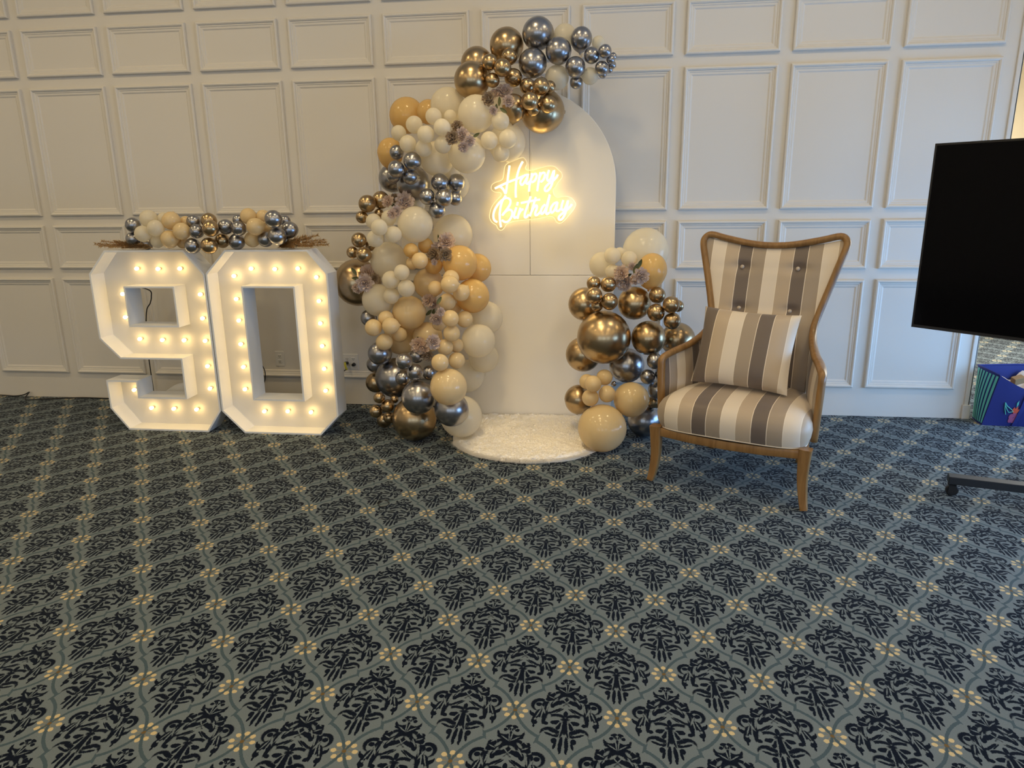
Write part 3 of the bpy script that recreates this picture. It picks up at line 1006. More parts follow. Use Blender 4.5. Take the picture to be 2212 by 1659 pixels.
def press(x, y):
    k = 1.0                                            # the fur gives way under the balloons
    for (sx_, sy_, sz_, sr_) in LOW:
        dd = (x + RX - sx_) ** 2 + (y + RY - sy_) ** 2
        if dd < (sr_ * .95) ** 2:
            k = min(k, max(.0, (sz_ - math.sqrt(max(0, sr_ * sr_ - dd)) - .008) / .05))
    return k


NA, NR_ = 420, 110
vs = []; fs = []
for i in range(NR_ + 1):
    fr = (i / NR_) ** .75
    for k in range(NA):
        a = 2 * PI * k / NA
        rad_ = RR * fr * (1 + .010 * math.sin(5 * a + 1) * fr)
        x = rad_ * math.cos(a); y = min(rad_ * math.sin(a), YCUT - .002 * (1 - fr))
        z = fur_height(x, y) * min(1.0, ((1 - fr) / .05) ** .6 if fr < 1 else 0)
        vs.append((x, y, max(.004, z) * press(x, y) + .0005))
for i in range(NR_):
    for k in range(NA):
        fs.append((i * NA + k, i * NA + (k + 1) % NA, (i + 1) * NA + (k + 1) % NA, (i + 1) * NA + k))
mb = MB(); mb.add(vs, fs)
mb.build('pile', M['rug'], rug, smooth=True)['kind'] = 'stuff'
# loose strands standing out of the pile and fringing its rim
v = []; f = []
while len(f) < 16000:
    a = rr_.uniform(-PI, PI)
    rim = rr_.random() < .45
    rad_ = RR * (rr_.uniform(.955, .995) if rim else math.sqrt(rr_.random()))
    x = rad_ * math.cos(a); y = rad_ * math.sin(a)
    if y > YCUT - .004 or press(x, y) < .99: continue
    la = a + rr_.gauss(0, .5) if rim else rr_.uniform(-PI, 0) + rr_.gauss(0, .4)
    ln = rr_.uniform(.020, .045) if rim else rr_.uniform(.012, .030)
    dx = ln * math.cos(la); dy = ln * math.sin(la)
    z0 = .008 + .014 * rr_.random() if rim else fur_height(x, y) - .004
    if y + dy > YCUT: dy = YCUT - y
    wd = .0018; ux, uy = -math.sin(la) * wd, math.cos(la) * wd
    b0 = len(v)
    v += [(x - ux, y - uy, z0), (x + ux, y + uy, z0), (x + dx, y + dy, max(.004, z0 + (rr_.uniform(-.008, .006) if rim else rr_.uniform(.001, .008))))]
    f.append((b0, b0 + 1, b0 + 2))
me = bpy.data.meshes.new('loose_strands'); me.from_pydata(v, [], f); me.materials.append(M['rug']); me.update()
link('loose_strands', me, rug)['kind'] = 'stuff'


# ================================================================== marquee numbers
def inset(poly, d):
    n = len(poly); out = []
    for i in range(n):
        p0 = Vector(poly[i - 1]); p1 = Vector(poly[i]); p2 = Vector(poly[(i + 1) % n])
        e1 = (p1 - p0).normalized(); e2 = (p2 - p1).normalized()
        n1 = Vector((-e1.y, e1.x)); n2 = Vector((-e2.y, e2.x))
        b = (n1 + n2)
        b = b / max(.3, 1 + n1.dot(n2))
        out.append((p1.x + b.x * d, p1.y + b.y * d))
    return out


def number(name, label, x0, outer, hole, bulbs):
    """outer counter-clockwise, hole clockwise: the solid lies left of both"""
    root = tag(empty(name, (x0, -0.74, 0)), label, 'marquee number', 'marquee numbers')
    D, F, T = .155, .135, .011
    mb = MB()
    bm = bmesh.new()
    rings = []
    for loop in (outer, hole):
        vs = [bm.verts.new((x, F, z)) for x, z in inset(loop, T * .5)]
        for i in range(len(vs)): rings.append(bm.edges.new((vs[i], vs[(i + 1) % len(vs)])))
    bmesh.ops.triangle_fill(bm, use_beauty=True, use_dissolve=False, edges=rings)
    me = bpy.data.meshes.new('back_panel')
    bm.to_mesh(me); bm.free(); me.materials.append(M['face'])
    o = link('back_panel', me, root)
    s = o.modifiers.new('solid', 'SOLIDIFY'); s.thickness = .012; s.offset = 0
    for nm, loop in (('outer_rim', outer), ('inner_rim', hole)):
        mb = MB()
        ins = inset(loop, T); n = len(loop)
        vs = [(x, 0, z) for x, z in loop] + [(x, D, z) for x, z in loop] + [(x, 0, z) for x, z in ins] + [(x, D, z) for x, z in ins]
        fs = []
        for i in range(n):
            j = (i + 1) % n
            fs += [(i, j, n + j, n + i), (2 * n + i, 3 * n + i, 3 * n + j, 2 * n + j), (i, 2 * n + i, 2 * n + j, j), (n + i, n + j, 3 * n + j, 3 * n + i)]
        mb.add(vs, fs)
        mb.build(nm, M['white'], root)
    for bx_, bz_ in bulbs:
        b = link('bulb', BULB, root, (bx_, F - .036, bz_))
        link('socket', SOCK, b)
    return root


a = MB(); a.lathe([(0, -.017), (.006, -.0155), (.0105, -.010), (.012, -.003), (.0105, .005), (.007, .012), (.006, .016)], 12)
BULB = a.mesh('bulb', smooth=True); BULB.materials.append(M['bulb'])
a = MB(); a.lathe([(.0075, .014), (.0085, .018), (.0085, .030), (.011, .031), (.011, .036)], 12)
SOCK = a.mesh('socket', smooth=0.6); SOCK.materials.append(M['socket'])
for me_ in (BULB, SOCK):                                     # lathe axis z -> y (the bulb points out of the tray)
    me_.transform(Matrix.Rotation(-PI / 2, 4, 'X'))
nine_outer = [(0, .63), (.13, .495), (.558, .495), (.555, .237), (.225, .235), (.227, .347), (0, .347), (0, .15), (.115, 0), (.69, 0), (.795, .15), (.795, 1.055), (.67, 1.206), (.13, 1.206), (0, 1.055)]
nine_hole = [(.238, .722), (.238, .966), (.566, .966), (.566, .722)]
zero_outer = [(0, .15), (.145, 0), (.675, 0), (.805, .135), (.805, 1.06), (.685, 1.206), (.145, 1.206), (0, 1.058)]
zero_hole = [(.24, .24), (.24, .969), (.572, .969), (.572, .24)]
nine_b = [(0.271, 1.081), (0.42, 1.079), (0.572, 1.081), (0.145, 0.914), (0.139, 0.759), (0.692, 0.914), (0.687, 0.756), (0.22, 0.612), (0.381, 0.607), (0.537, 0.607), (0.686, 0.605), (0.681, 0.432), (0.123, 0.255), (0.679, 0.277), (0.232, 0.129), (0.396, 0.127), (0.562, 0.126)]
zero_b = [(0.137, 1.034), (0.259, 1.081), (0.418, 1.078), (0.572, 1.082), (0.691, 1.027), (0.135, 0.885), (0.137, 0.744), (0.132, 0.586), (0.133, 0.431), (0.127, 0.277), (0.695, 0.875), (0.692, 0.73), (0.692, 0.581), (0.693, 0.428), (0.691, 0.279), (0.248, 0.125), (0.414, 0.13), (0.577, 0.127)]
number('marquee_number', 'tall white number nine with lit bulbs, standing on the carpet', -3.285, nine_outer, nine_hole, nine_b)
number('marquee_number', 'tall white number zero with lit bulbs, standing beside the nine', -2.483, zero_outer, zero_hole, zero_b)

# ================================================================== balloons


def balloon_mesh(name, m, seg=28, bead=True):
    """unit balloon: round body, drawn in towards the knot at -z"""
    prof = [(0, 1.0)]
    for k in range(1, 17):
        a = PI * k / 18
        taper = 1 - .05 * (1 - math.cos(a)) / 2 * (1 if a > PI / 2 else 0)
        prof.append((math.sin(a) * taper, math.cos(a) * (1.0 if a < PI / 2 else 1.03)))
    prof += [(.13, -1.075), (.085, -1.11), (.06, -1.14), (.085, -1.165), (.075, -1.185), (0.0, -1.19)]
    mb = MB(); mb.lathe(prof, seg)
    me = mb.mesh(name, smooth=True)
    me.materials.append(m)
    return me


BM = {'G': balloon_mesh('chrome_gold', M['gold']), 'S': balloon_mesh('chrome_silver', M['silver']), 'W': balloon_mesh('pearl_white', M['pearl']),
      'C': balloon_mesh('cream', M['cream']), 'A': balloon_mesh('amber', M['amber'])}
CNAME = {'G': 'chrome gold', 'S': 'chrome silver', 'W': 'pearl white', 'C': 'cream', 'A': 'amber'}
WHERE = {'crest': "on the tall garland's crest", 'tip': "at the tall garland's tip", 'shoulder': "above the neon sign", 'neck': 'left of the neon sign',
         'edge': "along the tall garland's wall edge", 'mid': 'midway down the tall garland', 'low': 'low in the tall garland', 'foot': "at the tall garland's foot",
         'column_top': 'topping the short balloon column', 'column_middle': 'midway up the short balloon column', 'column_foot': "at the short balloon column's foot",
         'nine': 'lying on the number nine', 'between': 'over the gap between nine and zero', 'zero': 'lying on the number zero'}
GROUP = {'n': 'balloons lying on the marquee numbers', 'b': 'balloons lying on the marquee numbers', 'z': 'balloons lying on the marquee numbers'}
ORD = ['', 'first', 'second', 'third', 'fourth', 'fifth', 'sixth', 'seventh', 'eighth', 'ninth', 'tenth', 'eleventh', 'twelfth', 'thirteenth', 'fourteenth']
NUM = ['', 'one', 'two', 'three', 'four', 'five', 'six', 'seven', 'eight', 'nine', 'ten', 'eleven', 'twelve', 'thirteen', 'fourteen', 'fifteen', 'sixteen', 'seventeen', 'eighteen', 'nineteen', 'twenty']
BAL = []
for ln in TABLE.split('\n'):
    t = ln.split()
    if len(t) < 7: continue
    x, y, z, r = map(float, t[:4])
    BAL.append(dict(p=Vector((x, y, z)), r=r, c=t[4], zs=float(t[5]), cl=t[6], size='small' if r < .068 else ('medium' if r < .094 else 'large')))
for b in BAL:
    if b['cl'] in ('nine', 'between', 'zero'): b['size'] = ''
classes = {}
for b in BAL:
    classes.setdefault((b['cl'], b['c'], b['size']), []).append(b)
for (cl, c, size), L in classes.items():
    kind = (size + ' ' + CNAME[c] + ' balloon').strip()
    n = len(L)
    if n == 1:
        L[0]['label'] = 'the only %s %s' % (kind, WHERE[cl])
        continue
    sx = max(b['p'].x for b in L) - min(b['p'].x for b in L)
    sz = max(b['p'].z for b in L) - min(b['p'].z for b in L)
    vert = sz > sx
    L.sort(key=lambda b: -b['p'].z if vert else b['p'].x)
    for i, b in enumerate(L):
        if i == 0: o_ = 'topmost' if vert else 'leftmost'
        elif i == n - 1: o_ = 'lowest' if vert else 'rightmost'
        elif i < (n + 1) / 2: o_ = ORD[i + 1] + (' from top' if vert else ' from left')
        else: o_ = ORD[n - i] + (' from bottom' if vert else ' from right')
        b['label'] = '%s of %s %ss %s' % (o_, NUM[n], kind, WHERE[cl])
for b in BAL:
    # the knot end points to the heart of the cluster
    nb = [q for q in BAL if q is not b and (q['p'] - b['p']).length < (q['r'] + b['r']) * 1.35]
    best = None
    for ka in range(16):                                # the knot sits in the widest gap on the hidden side
        for ke in range(5):
            a_ = 2 * PI * ka / 16; e_ = PI / 2 * (.05 + ke * .19)
            dd = Vector((math.sin(e_) * math.cos(a_), math.cos(e_), math.sin(e_) * math.sin(a_)))
            tip = b['p'] + dd * b['r'] * 1.15
            gap = min([(tip - q['p']).length - q['r'] for q in nb] + [tip.z - .01, -.005 - tip.y, .05])
            if -1.115 < tip.x < .095 and tip.z < 2.17: gap = min(gap, -.255 - tip.y)
            gap -= .004 * e_
            if best is None or gap > best[0]: best = (gap, dd)
    d = best[1]
    o = bpy.data.objects.new('balloon', BM[b['c']])
    COL.objects.link(o)
    o.location = b['p']
    qn = (-d).to_track_quat('Z', 'Y')
    s_ = b['r']
    o.rotation_mode = 'QUATERNION'
    if b['zs'] > 1.0:
        qn = Vector((0.1, -.3, 1)).to_track_quat('Z', 'Y')
        o.scale = (s_, s_, s_ * b['zs'])
    else:
        o.scale = (s_, s_, s_)
    o.rotation_quaternion = qn
    tag(o, b['label'], 'balloon', 'balloons on the marquee numbers' if b['cl'] in ('nine', 'between', 'zero') else ('balloons of the short column' if b['cl'].startswith('column') else 'balloons of the tall garland'))


# ================================================================== posies of cloth roses tucked between the balloons
def rose_mesh(name, m, seed):
    rr = random.Random(seed)
    mb = MB()
    for ring, (cnt, r0, tilt, sz) in enumerate(((3, .06, 2, .50), (5, .18, 14, .62), (8, .34, 32, .70), (10, .50, 50, .70), (9, .62, 70, .62))):
        for k in range(cnt):
            a = 2 * PI * (k + .5 * (ring % 2)) / cnt + rr.uniform(-.2, .2)
            tl = math.radians(tilt + rr.uniform(-8, 8)); s_ = sz * rr.uniform(.85, 1.12)
            ca, sa = math.cos(a), math.sin(a)

            def fn(u, v_):
                uu = (u - .5) * 2
                wdt = .50 * s_ * math.sin(PI * (.16 + .74 * v_)) ** .7
                x_ = uu * wdt
                h_ = v_ * s_
                cup = -.22 * s_ * uu * uu + .10 * s_ * math.sin(v_ * PI)
                curl = .16 * s_ * max(0, v_ - .65) / .35 * (1 + .9 * math.sin(uu * 6 + k)) + .05 * s_ * math.sin(uu * 9 + k * 2) * v_
                out_ = r0 * .5 + h_ * math.sin(tl) + cup * math.cos(tl) + curl
                up_ = -.15 + h_ * math.cos(tl) - cup * math.sin(tl) * .5 + (.02 if ring < 2 else 0)
                return (out_ * ca - x_ * sa, out_ * sa + x_ * ca, up_ - .10 * ring)
            mb.grid(fn, 5, 5)
    me = mb.mesh(name, smooth=True, weld=False)
    me.materials.append(m)
    return me


def leaf_mesh(name, m):
    mb = MB()

    def fn(u, v_):
        uu = (u - .5) * 2
        wv_ = .38 * math.sin(PI * min(1, v_ * .97 + .02)) ** .8
        return (uu * wv_, -.12 * abs(uu) + .12 * math.sin(v_ * 3) - .1, v_ * 2.0 - .6)
    mb.grid(fn, 5, 8)
    me = mb.mesh(name, smooth=True); me.materials.append(m)
    return me


ROSES = {c: [rose_mesh('rose', M[mm], 3 * i + j) for j in range(2)] for i, (c, mm) in enumerate((('m', 'mauve'), ('p', 'peach'), ('b', 'brown')))}
LEAF = leaf_mesh('leaf', M['leaf'])
POSY = [
    ("posy of dusty mauve cloth roses on the tall garland's gold crest", [(-0.579, -0.57, 2.114, 0.0407, 'm'), (-0.643, -0.583, 2.096, 0.0271, 'p'), (-0.656, -0.721, 2.051, 0.0343, 'b'), (-0.544, -0.654, 2.044, 0.0294, 'm'), (-0.626, -0.731, 1.983, 0.0211, 'm'), (-0.604, -0.615, 2.033, 0.0243, 'L'), (-0.572, -0.738, 1.986, 0.0237, 'L'), (-0.617, -0.657, 2.013, 0.0214, 'L')]),
    ('posy of mauve and brown cloth roses above the neon sign', [(-0.848, -0.694, 1.911, 0.0296, 'b'), (-0.848, -0.853, 1.833, 0.0339, 'b'), (-0.807, -0.76, 1.859, 0.0345, 'm'), (-0.791, -0.796, 1.784, 0.0264, 'm'), (-0.755, -0.78, 1.819, 0.0265, 'm'), (-0.731, -0.748, 1.846, 0.0213, 'L'), (-0.856, -0.699, 1.876, 0.0216, 'b')]),
    ('posy of cloth roses beside the silver balloons, left of the neon sign', [(-1.196, -0.623, 1.493, 0.0481, 'm'), (-1.323, -0.584, 1.491, 0.0344, 'p'), (-1.288, -0.54, 1.51, 0.026, 'b'), (-1.226, -0.72, 1.432, 0.0278, 'm'), (-1.249, -0.742, 1.413, 0.025, 'p'), (-1.284, -0.552, 1.463, 0.0231, 'L')]),
    ('posy of cloth roses midway down the tall garland beside the amber balloons', [(-0.944, -0.637, 1.252, 0.0455, 'p'), (-1.007, -0.622, 1.205, 0.0373, 'm'), (-1.021, -0.68, 1.17, 0.0369, 'b'), (-0.928, -0.75, 1.175, 0.0362, 'b'), (-0.994, -0.62, 1.258, 0.02, 'L'), (-1.013, -0.698, 1.124, 0.017, 'm')]),
    ('posy of pinkish cloth roses on the large gold balloon beside number zero', [(-1.474, -0.6, 1.059, 0.0412, 'p'), (-1.46, -0.7, 0.996, 0.0462, 'm'), (-1.537, -0.642, 0.952, 0.0294, 'p'), (-1.406, -0.648, 1.022, 0.0262, 'b'), (-1.54, -0.622, 1.051, 0.0264, 'L'), (-1.527, -0.63, 1.017, 0.0235, 'L')]),
    ('posy of pinkish cloth roses with dark leaves among small cream balloons', [(-1.079, -0.647, 0.886, 0.0349, 'p'), (-1.058, -0.591, 0.852, 0.0324, 'p'), (-0.999, -0.758, 0.779, 0.0342, 'm'), (-0.926, -0.93, 0.858, 0.0218, 'm'), (-0.965, -0.833, 0.899, 0.025, 'L'), (-1.069, -0.604, 0.807, 0.0265, 'L'), (-1.046, -0.6, 0.812, 0.0265, 'L')]),
    ('posy of mauve cloth roses over the silver balloons low in the tall garland', [(-1.118, -0.786, 0.621, 0.0459, 'p'), (-0.989, -0.882, 0.668, 0.0391, 'm'), (-1.06, -0.777, 0.552, 0.0317, 'b'), (-1.083, -0.789, 0.604, 0.0344, 'p'), (-1.114, -0.706, 0.649, 0.0233, 'L'), (-1.081, -0.71, 0.62, 0.0233, 'L')]),
    ('posy of mauve and peach cloth roses topping the short balloon column', [(0.136, -0.691, 0.996, 0.0443, 'm'), (0.117, -0.712, 1.061, 0.0412, 'p'), (0.239, -0.784, 1.053, 0.0404, 'm'), (0.204, -0.738, 1.024, 0.03, 'p'), (0.186, -0.719, 1.103, 0.0218, 'm'), (0.2, -0.73, 1.077, 0.0272, 'L'), (0.222, -0.753, 1.109, 0.027, 'L'), (0.17, -0.674, 1.047, 0.0249, 'L')]),
]
for label, items in POSY:
    cx = sum(i[0] for i in items) / len(items); cz = sum(i[2] for i in items) / len(items); cy = max(i[1] for i in items) + .03
    C_ = Vector((cx, cy, cz))
    root = tag(empty('flower_posy', C_), label, 'flowers', 'cloth rose posies in the balloon garlands')
    for k, (x, y, z, r, c) in enumerate(items):
        off = Vector((x - cx, 0, z - cz))
        d = Vector((off.x * 6, -1, off.z * 6 + .1)).normalized()
        if c == 'L':
            o = link('leaf', LEAF, root, Vector((x, y, z)) - C_)
            o.rotation_euler = (R_.uniform(-.5, .3), math.atan2(off.x, off.z if abs(off.z) > .01 else .01) + R_.uniform(-.4, .4), R_.uniform(-.5, .5))
            o.scale = (r * 1.15,) * 3
        else:
            o = link('rose', ROSES[c][k % 2], root, Vector((x, y, z)) - C_)
            o.rotation_mode = 'QUATERNION'
            o.rotation_quaternion = d.to_track_quat('Z', 'Y')
            o.scale = (r * 1.25,) * 3
            if c == 'b': o['label'] = 'dusty brown rose'

# ================================================================== gold glitter sprigs on top of the numbers
def sprig(label, base, tips, seed):
    rr = random.Random(seed)
    base = Vector(base)
    root = tag(empty('glitter_sprig', base), label, 'sprig', 'gold glitter sprigs on the numbers')
    for tp in tips:
        P = catmull([Vector((0, 0, 0)), (Vector(tp) - base) * .5 + Vector((0, 0, .006)), Vector(tp) - base], 6)
        mb = MB(); mb.tube(P, [.0022 - .0012 * i / len(P) for i in range(len(P))], 5)
        s_ = mb.build('stem', M['glitter'], root)
        mb = MB()
        for q in range(230):
            t = rr.uniform(.12, 1) * (len(P) - 1); i = min(int(t), len(P) - 2)
            p = P[i].lerp(P[i + 1], t - i); ax = (P[i + 1] - P[i]).normalized()
            dr = Vector((rr.gauss(0, 1), rr.gauss(0, 1), rr.gauss(0, 1) + .2)); dr = (dr - ax * dr.dot(ax)).normalized()
            e = p + (dr * 1.0 + ax * .55) * rr.uniform(.014, .034) * (1.25 - .7 * t / len(P))
            if e.z + base.z < 1.209: e.z = 1.209 - base.z + .003
            sd = ax.cross(dr).normalized() * .0024
            mb.add([p - sd, p + sd, e], [(0, 1, 2)])
        nd = mb.build('needles', M['glitter'], s_, weld=False); nd['kind'] = 'stuff'
    return root


sprig('gold glitter sprig lying on top of the number nine, reaching left', (-2.84, -.70, 1.217), [(-3.225, -.72, 1.246), (-3.15, -.735, 1.236), (-3.17, -.66, 1.222), (-3.02, -.745, 1.222), (-3.1, -.70, 1.26), (-3.19, -.70, 1.262), (-3.06, -.72, 1.25), (-2.98, -.74, 1.235), (-3.22, -.69, 1.23)], 1)
sprig('gold glitter sprig lying on top of the number zero, reaching right', (-2.02, -.66, 1.217), [(-1.68, -.68, 1.232), (-1.71, -.66, 1.262), (-1.79, -.68, 1.272), (-1.88, -.735, 1.22), (-1.76, -.735, 1.226), (-1.74, -.62, 1.225), (-1.74, -.69, 1.29), (-1.82, -.69, 1.285), (-1.69, -.70, 1.25), (-1.84, -.73, 1.25)], 2)

# ================================================================== armchair
chair = tag(empty('wing_armchair', (0.79, -1.17, 0), math.atan2(-.4135, .9105)), 'striped taupe and cream wing armchair with honey wood frame, beside the short balloon column', 'armchair')


def uvset(o, fn):
    me = o.data
    uvl = me.uv_layers.new(name='stripe')
    for lp in me.loops:
        uvl.data[lp.index].uv = (fn(me.vertices[lp.vertex_index].co), 0)


def sweep(mb, P, ra, rb, q, n=12, pw=2.6):
    q = Vector(q); P = [Vector(p) for p in P]; m = len(P)
    vs = []; fs = []
    for i, p in enumerate(P):
        t = (P[min(i + 1, m - 1)] - P[max(i - 1, 0)]).normalized()
        x = (q - t * q.dot(t)).normalized(); y = t.cross(x)
        A = ra[i] if isinstance(ra, list) else ra; B_ = rb[i] if isinstance(rb, list) else rb
        for k in range(n):
            a = 2 * PI * k / n
            c_, s_ = math.cos(a), math.sin(a)
            vs.append(p + x * A * math.copysign(abs(c_) ** (2 / pw), c_) + y * B_ * math.copysign(abs(s_) ** (2 / pw), s_))
    for i in range(m - 1):
        for k in range(n):
            fs.append((i * n + k, i * n + (k + 1) % n, (i + 1) * n + (k + 1) % n, (i + 1) * n + k))
    fs += [tuple(range(n)), tuple((m - 1) * n + k for k in range(n))]
    mb.add(vs, fs)


half = [(.392, -.20, .32), (.398, -.208, .47), (.402, -.208, .60), (.400, -.195, .655), (.372, -.09, .678), (.328, .04, .700), (.288, .18, .748), (.278, .255, .815), (.296, .292, .90), (.330, .327, 1.03),
        (.362, .352, 1.15), (.382, .372, 1.225), (.378, .385, 1.262), (.345, .393, 1.282), (.26, .398, 1.262), (.12, .402, 1.234)]
path = [(-x, y, z) for x, y, z in half] + [(0, .404, 1.225)] + half[::-1]
mb = MB(); sweep(mb, catmull(path, 4), .026, .0185, (0, 1, 0))
mb.build('wood_frame', M['wood'], chair, smooth=True)
HZ = [(.40, .265, .20), (.70, .268, .225), (.815, .272, .255), (.90, .288, .292), (1.03, .322, .327), (1.15, .354, .352), (1.225, .374, .372), (1.30, .372, .39)]


def interp(z):
    for a, b in zip(HZ, HZ[1:]):
        if z <= b[0]:
            t = (z - a[0]) / (b[0] - a[0]); return (a[1] + (b[1] - a[1]) * t, a[2] + (b[2] - a[2]) * t)
    return HZ[-1][1:]


BT = [(-.150, 1.105), (.150, 1.105), (-.138, .878), (.138, .878)]


def back_fn(extra, dents):
    def fn(u, v_):
        s_ = (u - .5) * 2
        zt = 1.215 + .052 * s_ * s_
        z = .40 + v_ * (zt - .40)
        hw, wf = interp(z)
        x = s_ * hw
        edge = (1 - s_ ** 4) * (1 - v_ ** 10)
        w_ = wf + .030 * (1 - s_ * s_) - .030 * edge * (1 if dents else 0) + extra
        if dents:
            for bx_, bz_ in BT:
                w_ += .017 * math.exp(-((x - bx_) ** 2 / .0016 + (z - bz_) ** 2 / .0007)) + .008 * math.exp(-((x - bx_) ** 2 / .012 + (z - bz_) ** 2 / .0005))
        return (x, w_, z)
    return fn


mb = MB(); mb.grid(back_fn(0, True), 49, 57)
o = mb.build('backrest', M['satin'], chair, smooth=True); uvset(o, lambda c: c.x - .01)
mb = MB(); mb.grid(back_fn(.045, False), 17, 17)
o = mb.build('outer_back', M['satin'], chair, smooth=True); uvset(o, lambda c: c.x)
a = MB(); a.lathe([(0, .009), (.006, .008), (.0105, .004), (.012, -.002), (.011, -.006)], 14)
KN = a.mesh('button', smooth=True); KN.transform(Matrix.Rotation(PI / 2, 4, 'X')); KN.materials.append(M['knob'])
for bx_, bz_ in BT:
    hw, wf = interp(bz_)
    s_ = bx_ / hw
    link('button', KN, chair, (bx_, wf + .030 * (1 - s_ * s_) - .030 * (1 - s_ ** 4) + .022, bz_))
# arm panels
arm = catmull([(.402, -.208, .66), (.400, -.195, .655), (.372, -.09, .678), (.328, .04, .700), (.288, .18, .748), (.276, .25, .80)], 6)[6:]
for sx in (-1, 1):
    def af(inner):
        def fn(u, v_):
            t = u * (len(arm) - 1); i = min(int(t), len(arm) - 2); p = arm[i].lerp(arm[i + 1], t - i)
            z = .325 + (p.z - .012 - .325) * v_
            bulge = .020 * math.sin(PI * min(1, v_ * .95 + .05)) * math.sin(PI * (.12 + .8 * u)) if inner else -.012
            x = p.x - .008 + .02 * (1 - v_) * u - bulge
            return (sx * x, p.y + .006, z)
        return fn
    for inner in (True, False):
        mb = MB(); mb.grid(af(inner), 25, 15)
        o = mb.build('arm_panel' if inner else 'outer_arm_panel', M['satin'], chair, smooth=True)
        uvset(o, (lambda c: c.y * 1.15 + .06) if inner else (lambda c: c.y))
# seat: crowned cushion
lay = [(.985, .305), (1.0, .318), (1.03, .345), (1.045, .385), (1.03, .420), (.985, .450), (.90, .474), (.74, .492), (.50, .502), (.25, .506), (0.0, .507)]
mb = MB(); NS = 72
vs = []; fs = []
for sc, z in lay:
    for k in range(NS):
        a = 2 * PI * k / NS
        cx_, sy_ = math.cos(a), math.sin(a)
        ex = .30
        X_ = math.copysign(abs(cx_) ** ex, cx_); Y_ = math.copysign(abs(sy_) ** ex, sy_)
        hw = .392 - .048 * (Y_ + 1)
        front = -.02 * (1 - X_ * X_) if Y_ < 0 else 0
        zz = z - .028 * max(0, Y_ * sc) * (1 if z > .4 else 0)
        vs.append((X_ * hw * sc, -.025 + (Y_ * .322 + front) * sc, zz))
for i in range(len(lay) - 1):
    for k in range(NS):
        fs.append((i * NS + k, i * NS + (k + 1) % NS, (i + 1) * NS + (k + 1) % NS, (i + 1) * NS + k))
mb.add(vs, fs)
o = mb.build('seat', M['satin'], chair, smooth=True); uvset(o, lambda c: c.x - .012)
pp = [(vs[2 * 0 + k][0] * 1.006, vs[k][1] * 1.004, .309) for k in range(NS)]
mb = MB(); mb.tube(pp, .0032, 6, closed=True); o = mb.build('seat_piping', M['satin'], chair, smooth=True); uvset(o, lambda c: .0)
# rails and legs
mb = MB()
sweep(mb, [(-.36, -.328, .284), (-.18, -.340, .276), (0, -.344, .273), (.18, -.340, .276), (.36, -.328, .284)], .013, .023, (0, 1, 0), pw=6)
mb.build('front_rail', M['wood'], chair, smooth=0.7)
for sx in (-1, 1):
    mb = MB(); sweep(mb, [(sx * .375, -.30, .285), (sx * .29, .27, .285)], .024, .012, (0, 0, 1), pw=6)
    mb.build('side_rail', M['wood'], chair, smooth=0.7)
mb = MB(); sweep(mb, [(-.28, .285, .285), (.28, .285, .285)], .024, .012, (0, 0, 1), pw=6)
mb.build('back_rail', M['wood'], chair, smooth=0.7)
for sx in (-1, 1):
    P = catmull([(sx * .377, -.322, .314), (sx * .374, -.322, .24), (sx * .374, -.318, .15), (sx * .384, -.322, .06), (sx * .396, -.332, 0)], 5)
    k_ = len(P)
    mb = MB(); sweep(mb, P, [.031 - .014 * i / (k_ - 1) for i in range(k_)], [.032 - .016 * (i / (k_ - 1)) for i in range(k_)], (1, 0, 0), pw=6)
    mb.build('front_leg', M['wood'], chair, smooth=0.7)
    P = catmull([(sx * .27, .27, .30), (sx * .265, .275, .2), (sx * .258, .30, .1), (sx * .25, .345, 0)], 5)
    k_ = len(P)
    mb = MB(); sweep(mb, P, [.024 - .009 * i / (k_ - 1) for i in range(k_)], [.024 - .009 * i / (k_ - 1) for i in range(k_)], (1, 0, 0), pw=6)
    mb.build('rear_leg', M['wood'], chair, smooth=0.7)

# cushion on the chair
CH = Matrix.Translation((0.79, -1.17, 0)) @ Matrix.Rotation(math.atan2(-.4135, .9105), 4, 'Z')
pc = Vector((-.012, -.030, .710)); pa = Vector((1, 0, -.03)).normalized(); pb = Vector((.02, .40, .90)).normalized(); pn = pa.cross(pb).normalized()
if pn.y > 0: pn = -pn
mb = MB()
for sd in (1, -1):
    def fn(u, v_):
        a = (u - .5) * 2; b = (v_ - .5) * 2
        t = .075 * max(0, (1 - abs(a) ** 3)) ** .55 * max(0, (1 - abs(b) ** 3)) ** .55 + .004
        ka = 1 - .055 * (1 - b * b) * (1 if abs(a) > 0 else 0) * abs(a) ** 2
        kb = 1 - .06 * (1 - a * a) * abs(b) ** 2
        p = pc + pa * (a * .25 * ka) + pb * (b * .212 * kb) + pn * (sd * t)
        return CH @ p
    mb.grid(fn, 33, 33)
pil = mb.build('cushion', M['satin'], smooth=True, weld=True)
CHI = CH.inverted()
uvset(pil, lambda c: -((CHI @ c) - pc).dot(pa) - .0745 + .018)
tag(pil, 'square striped cushion leaning on the backrest of the wing armchair', 'cushion')

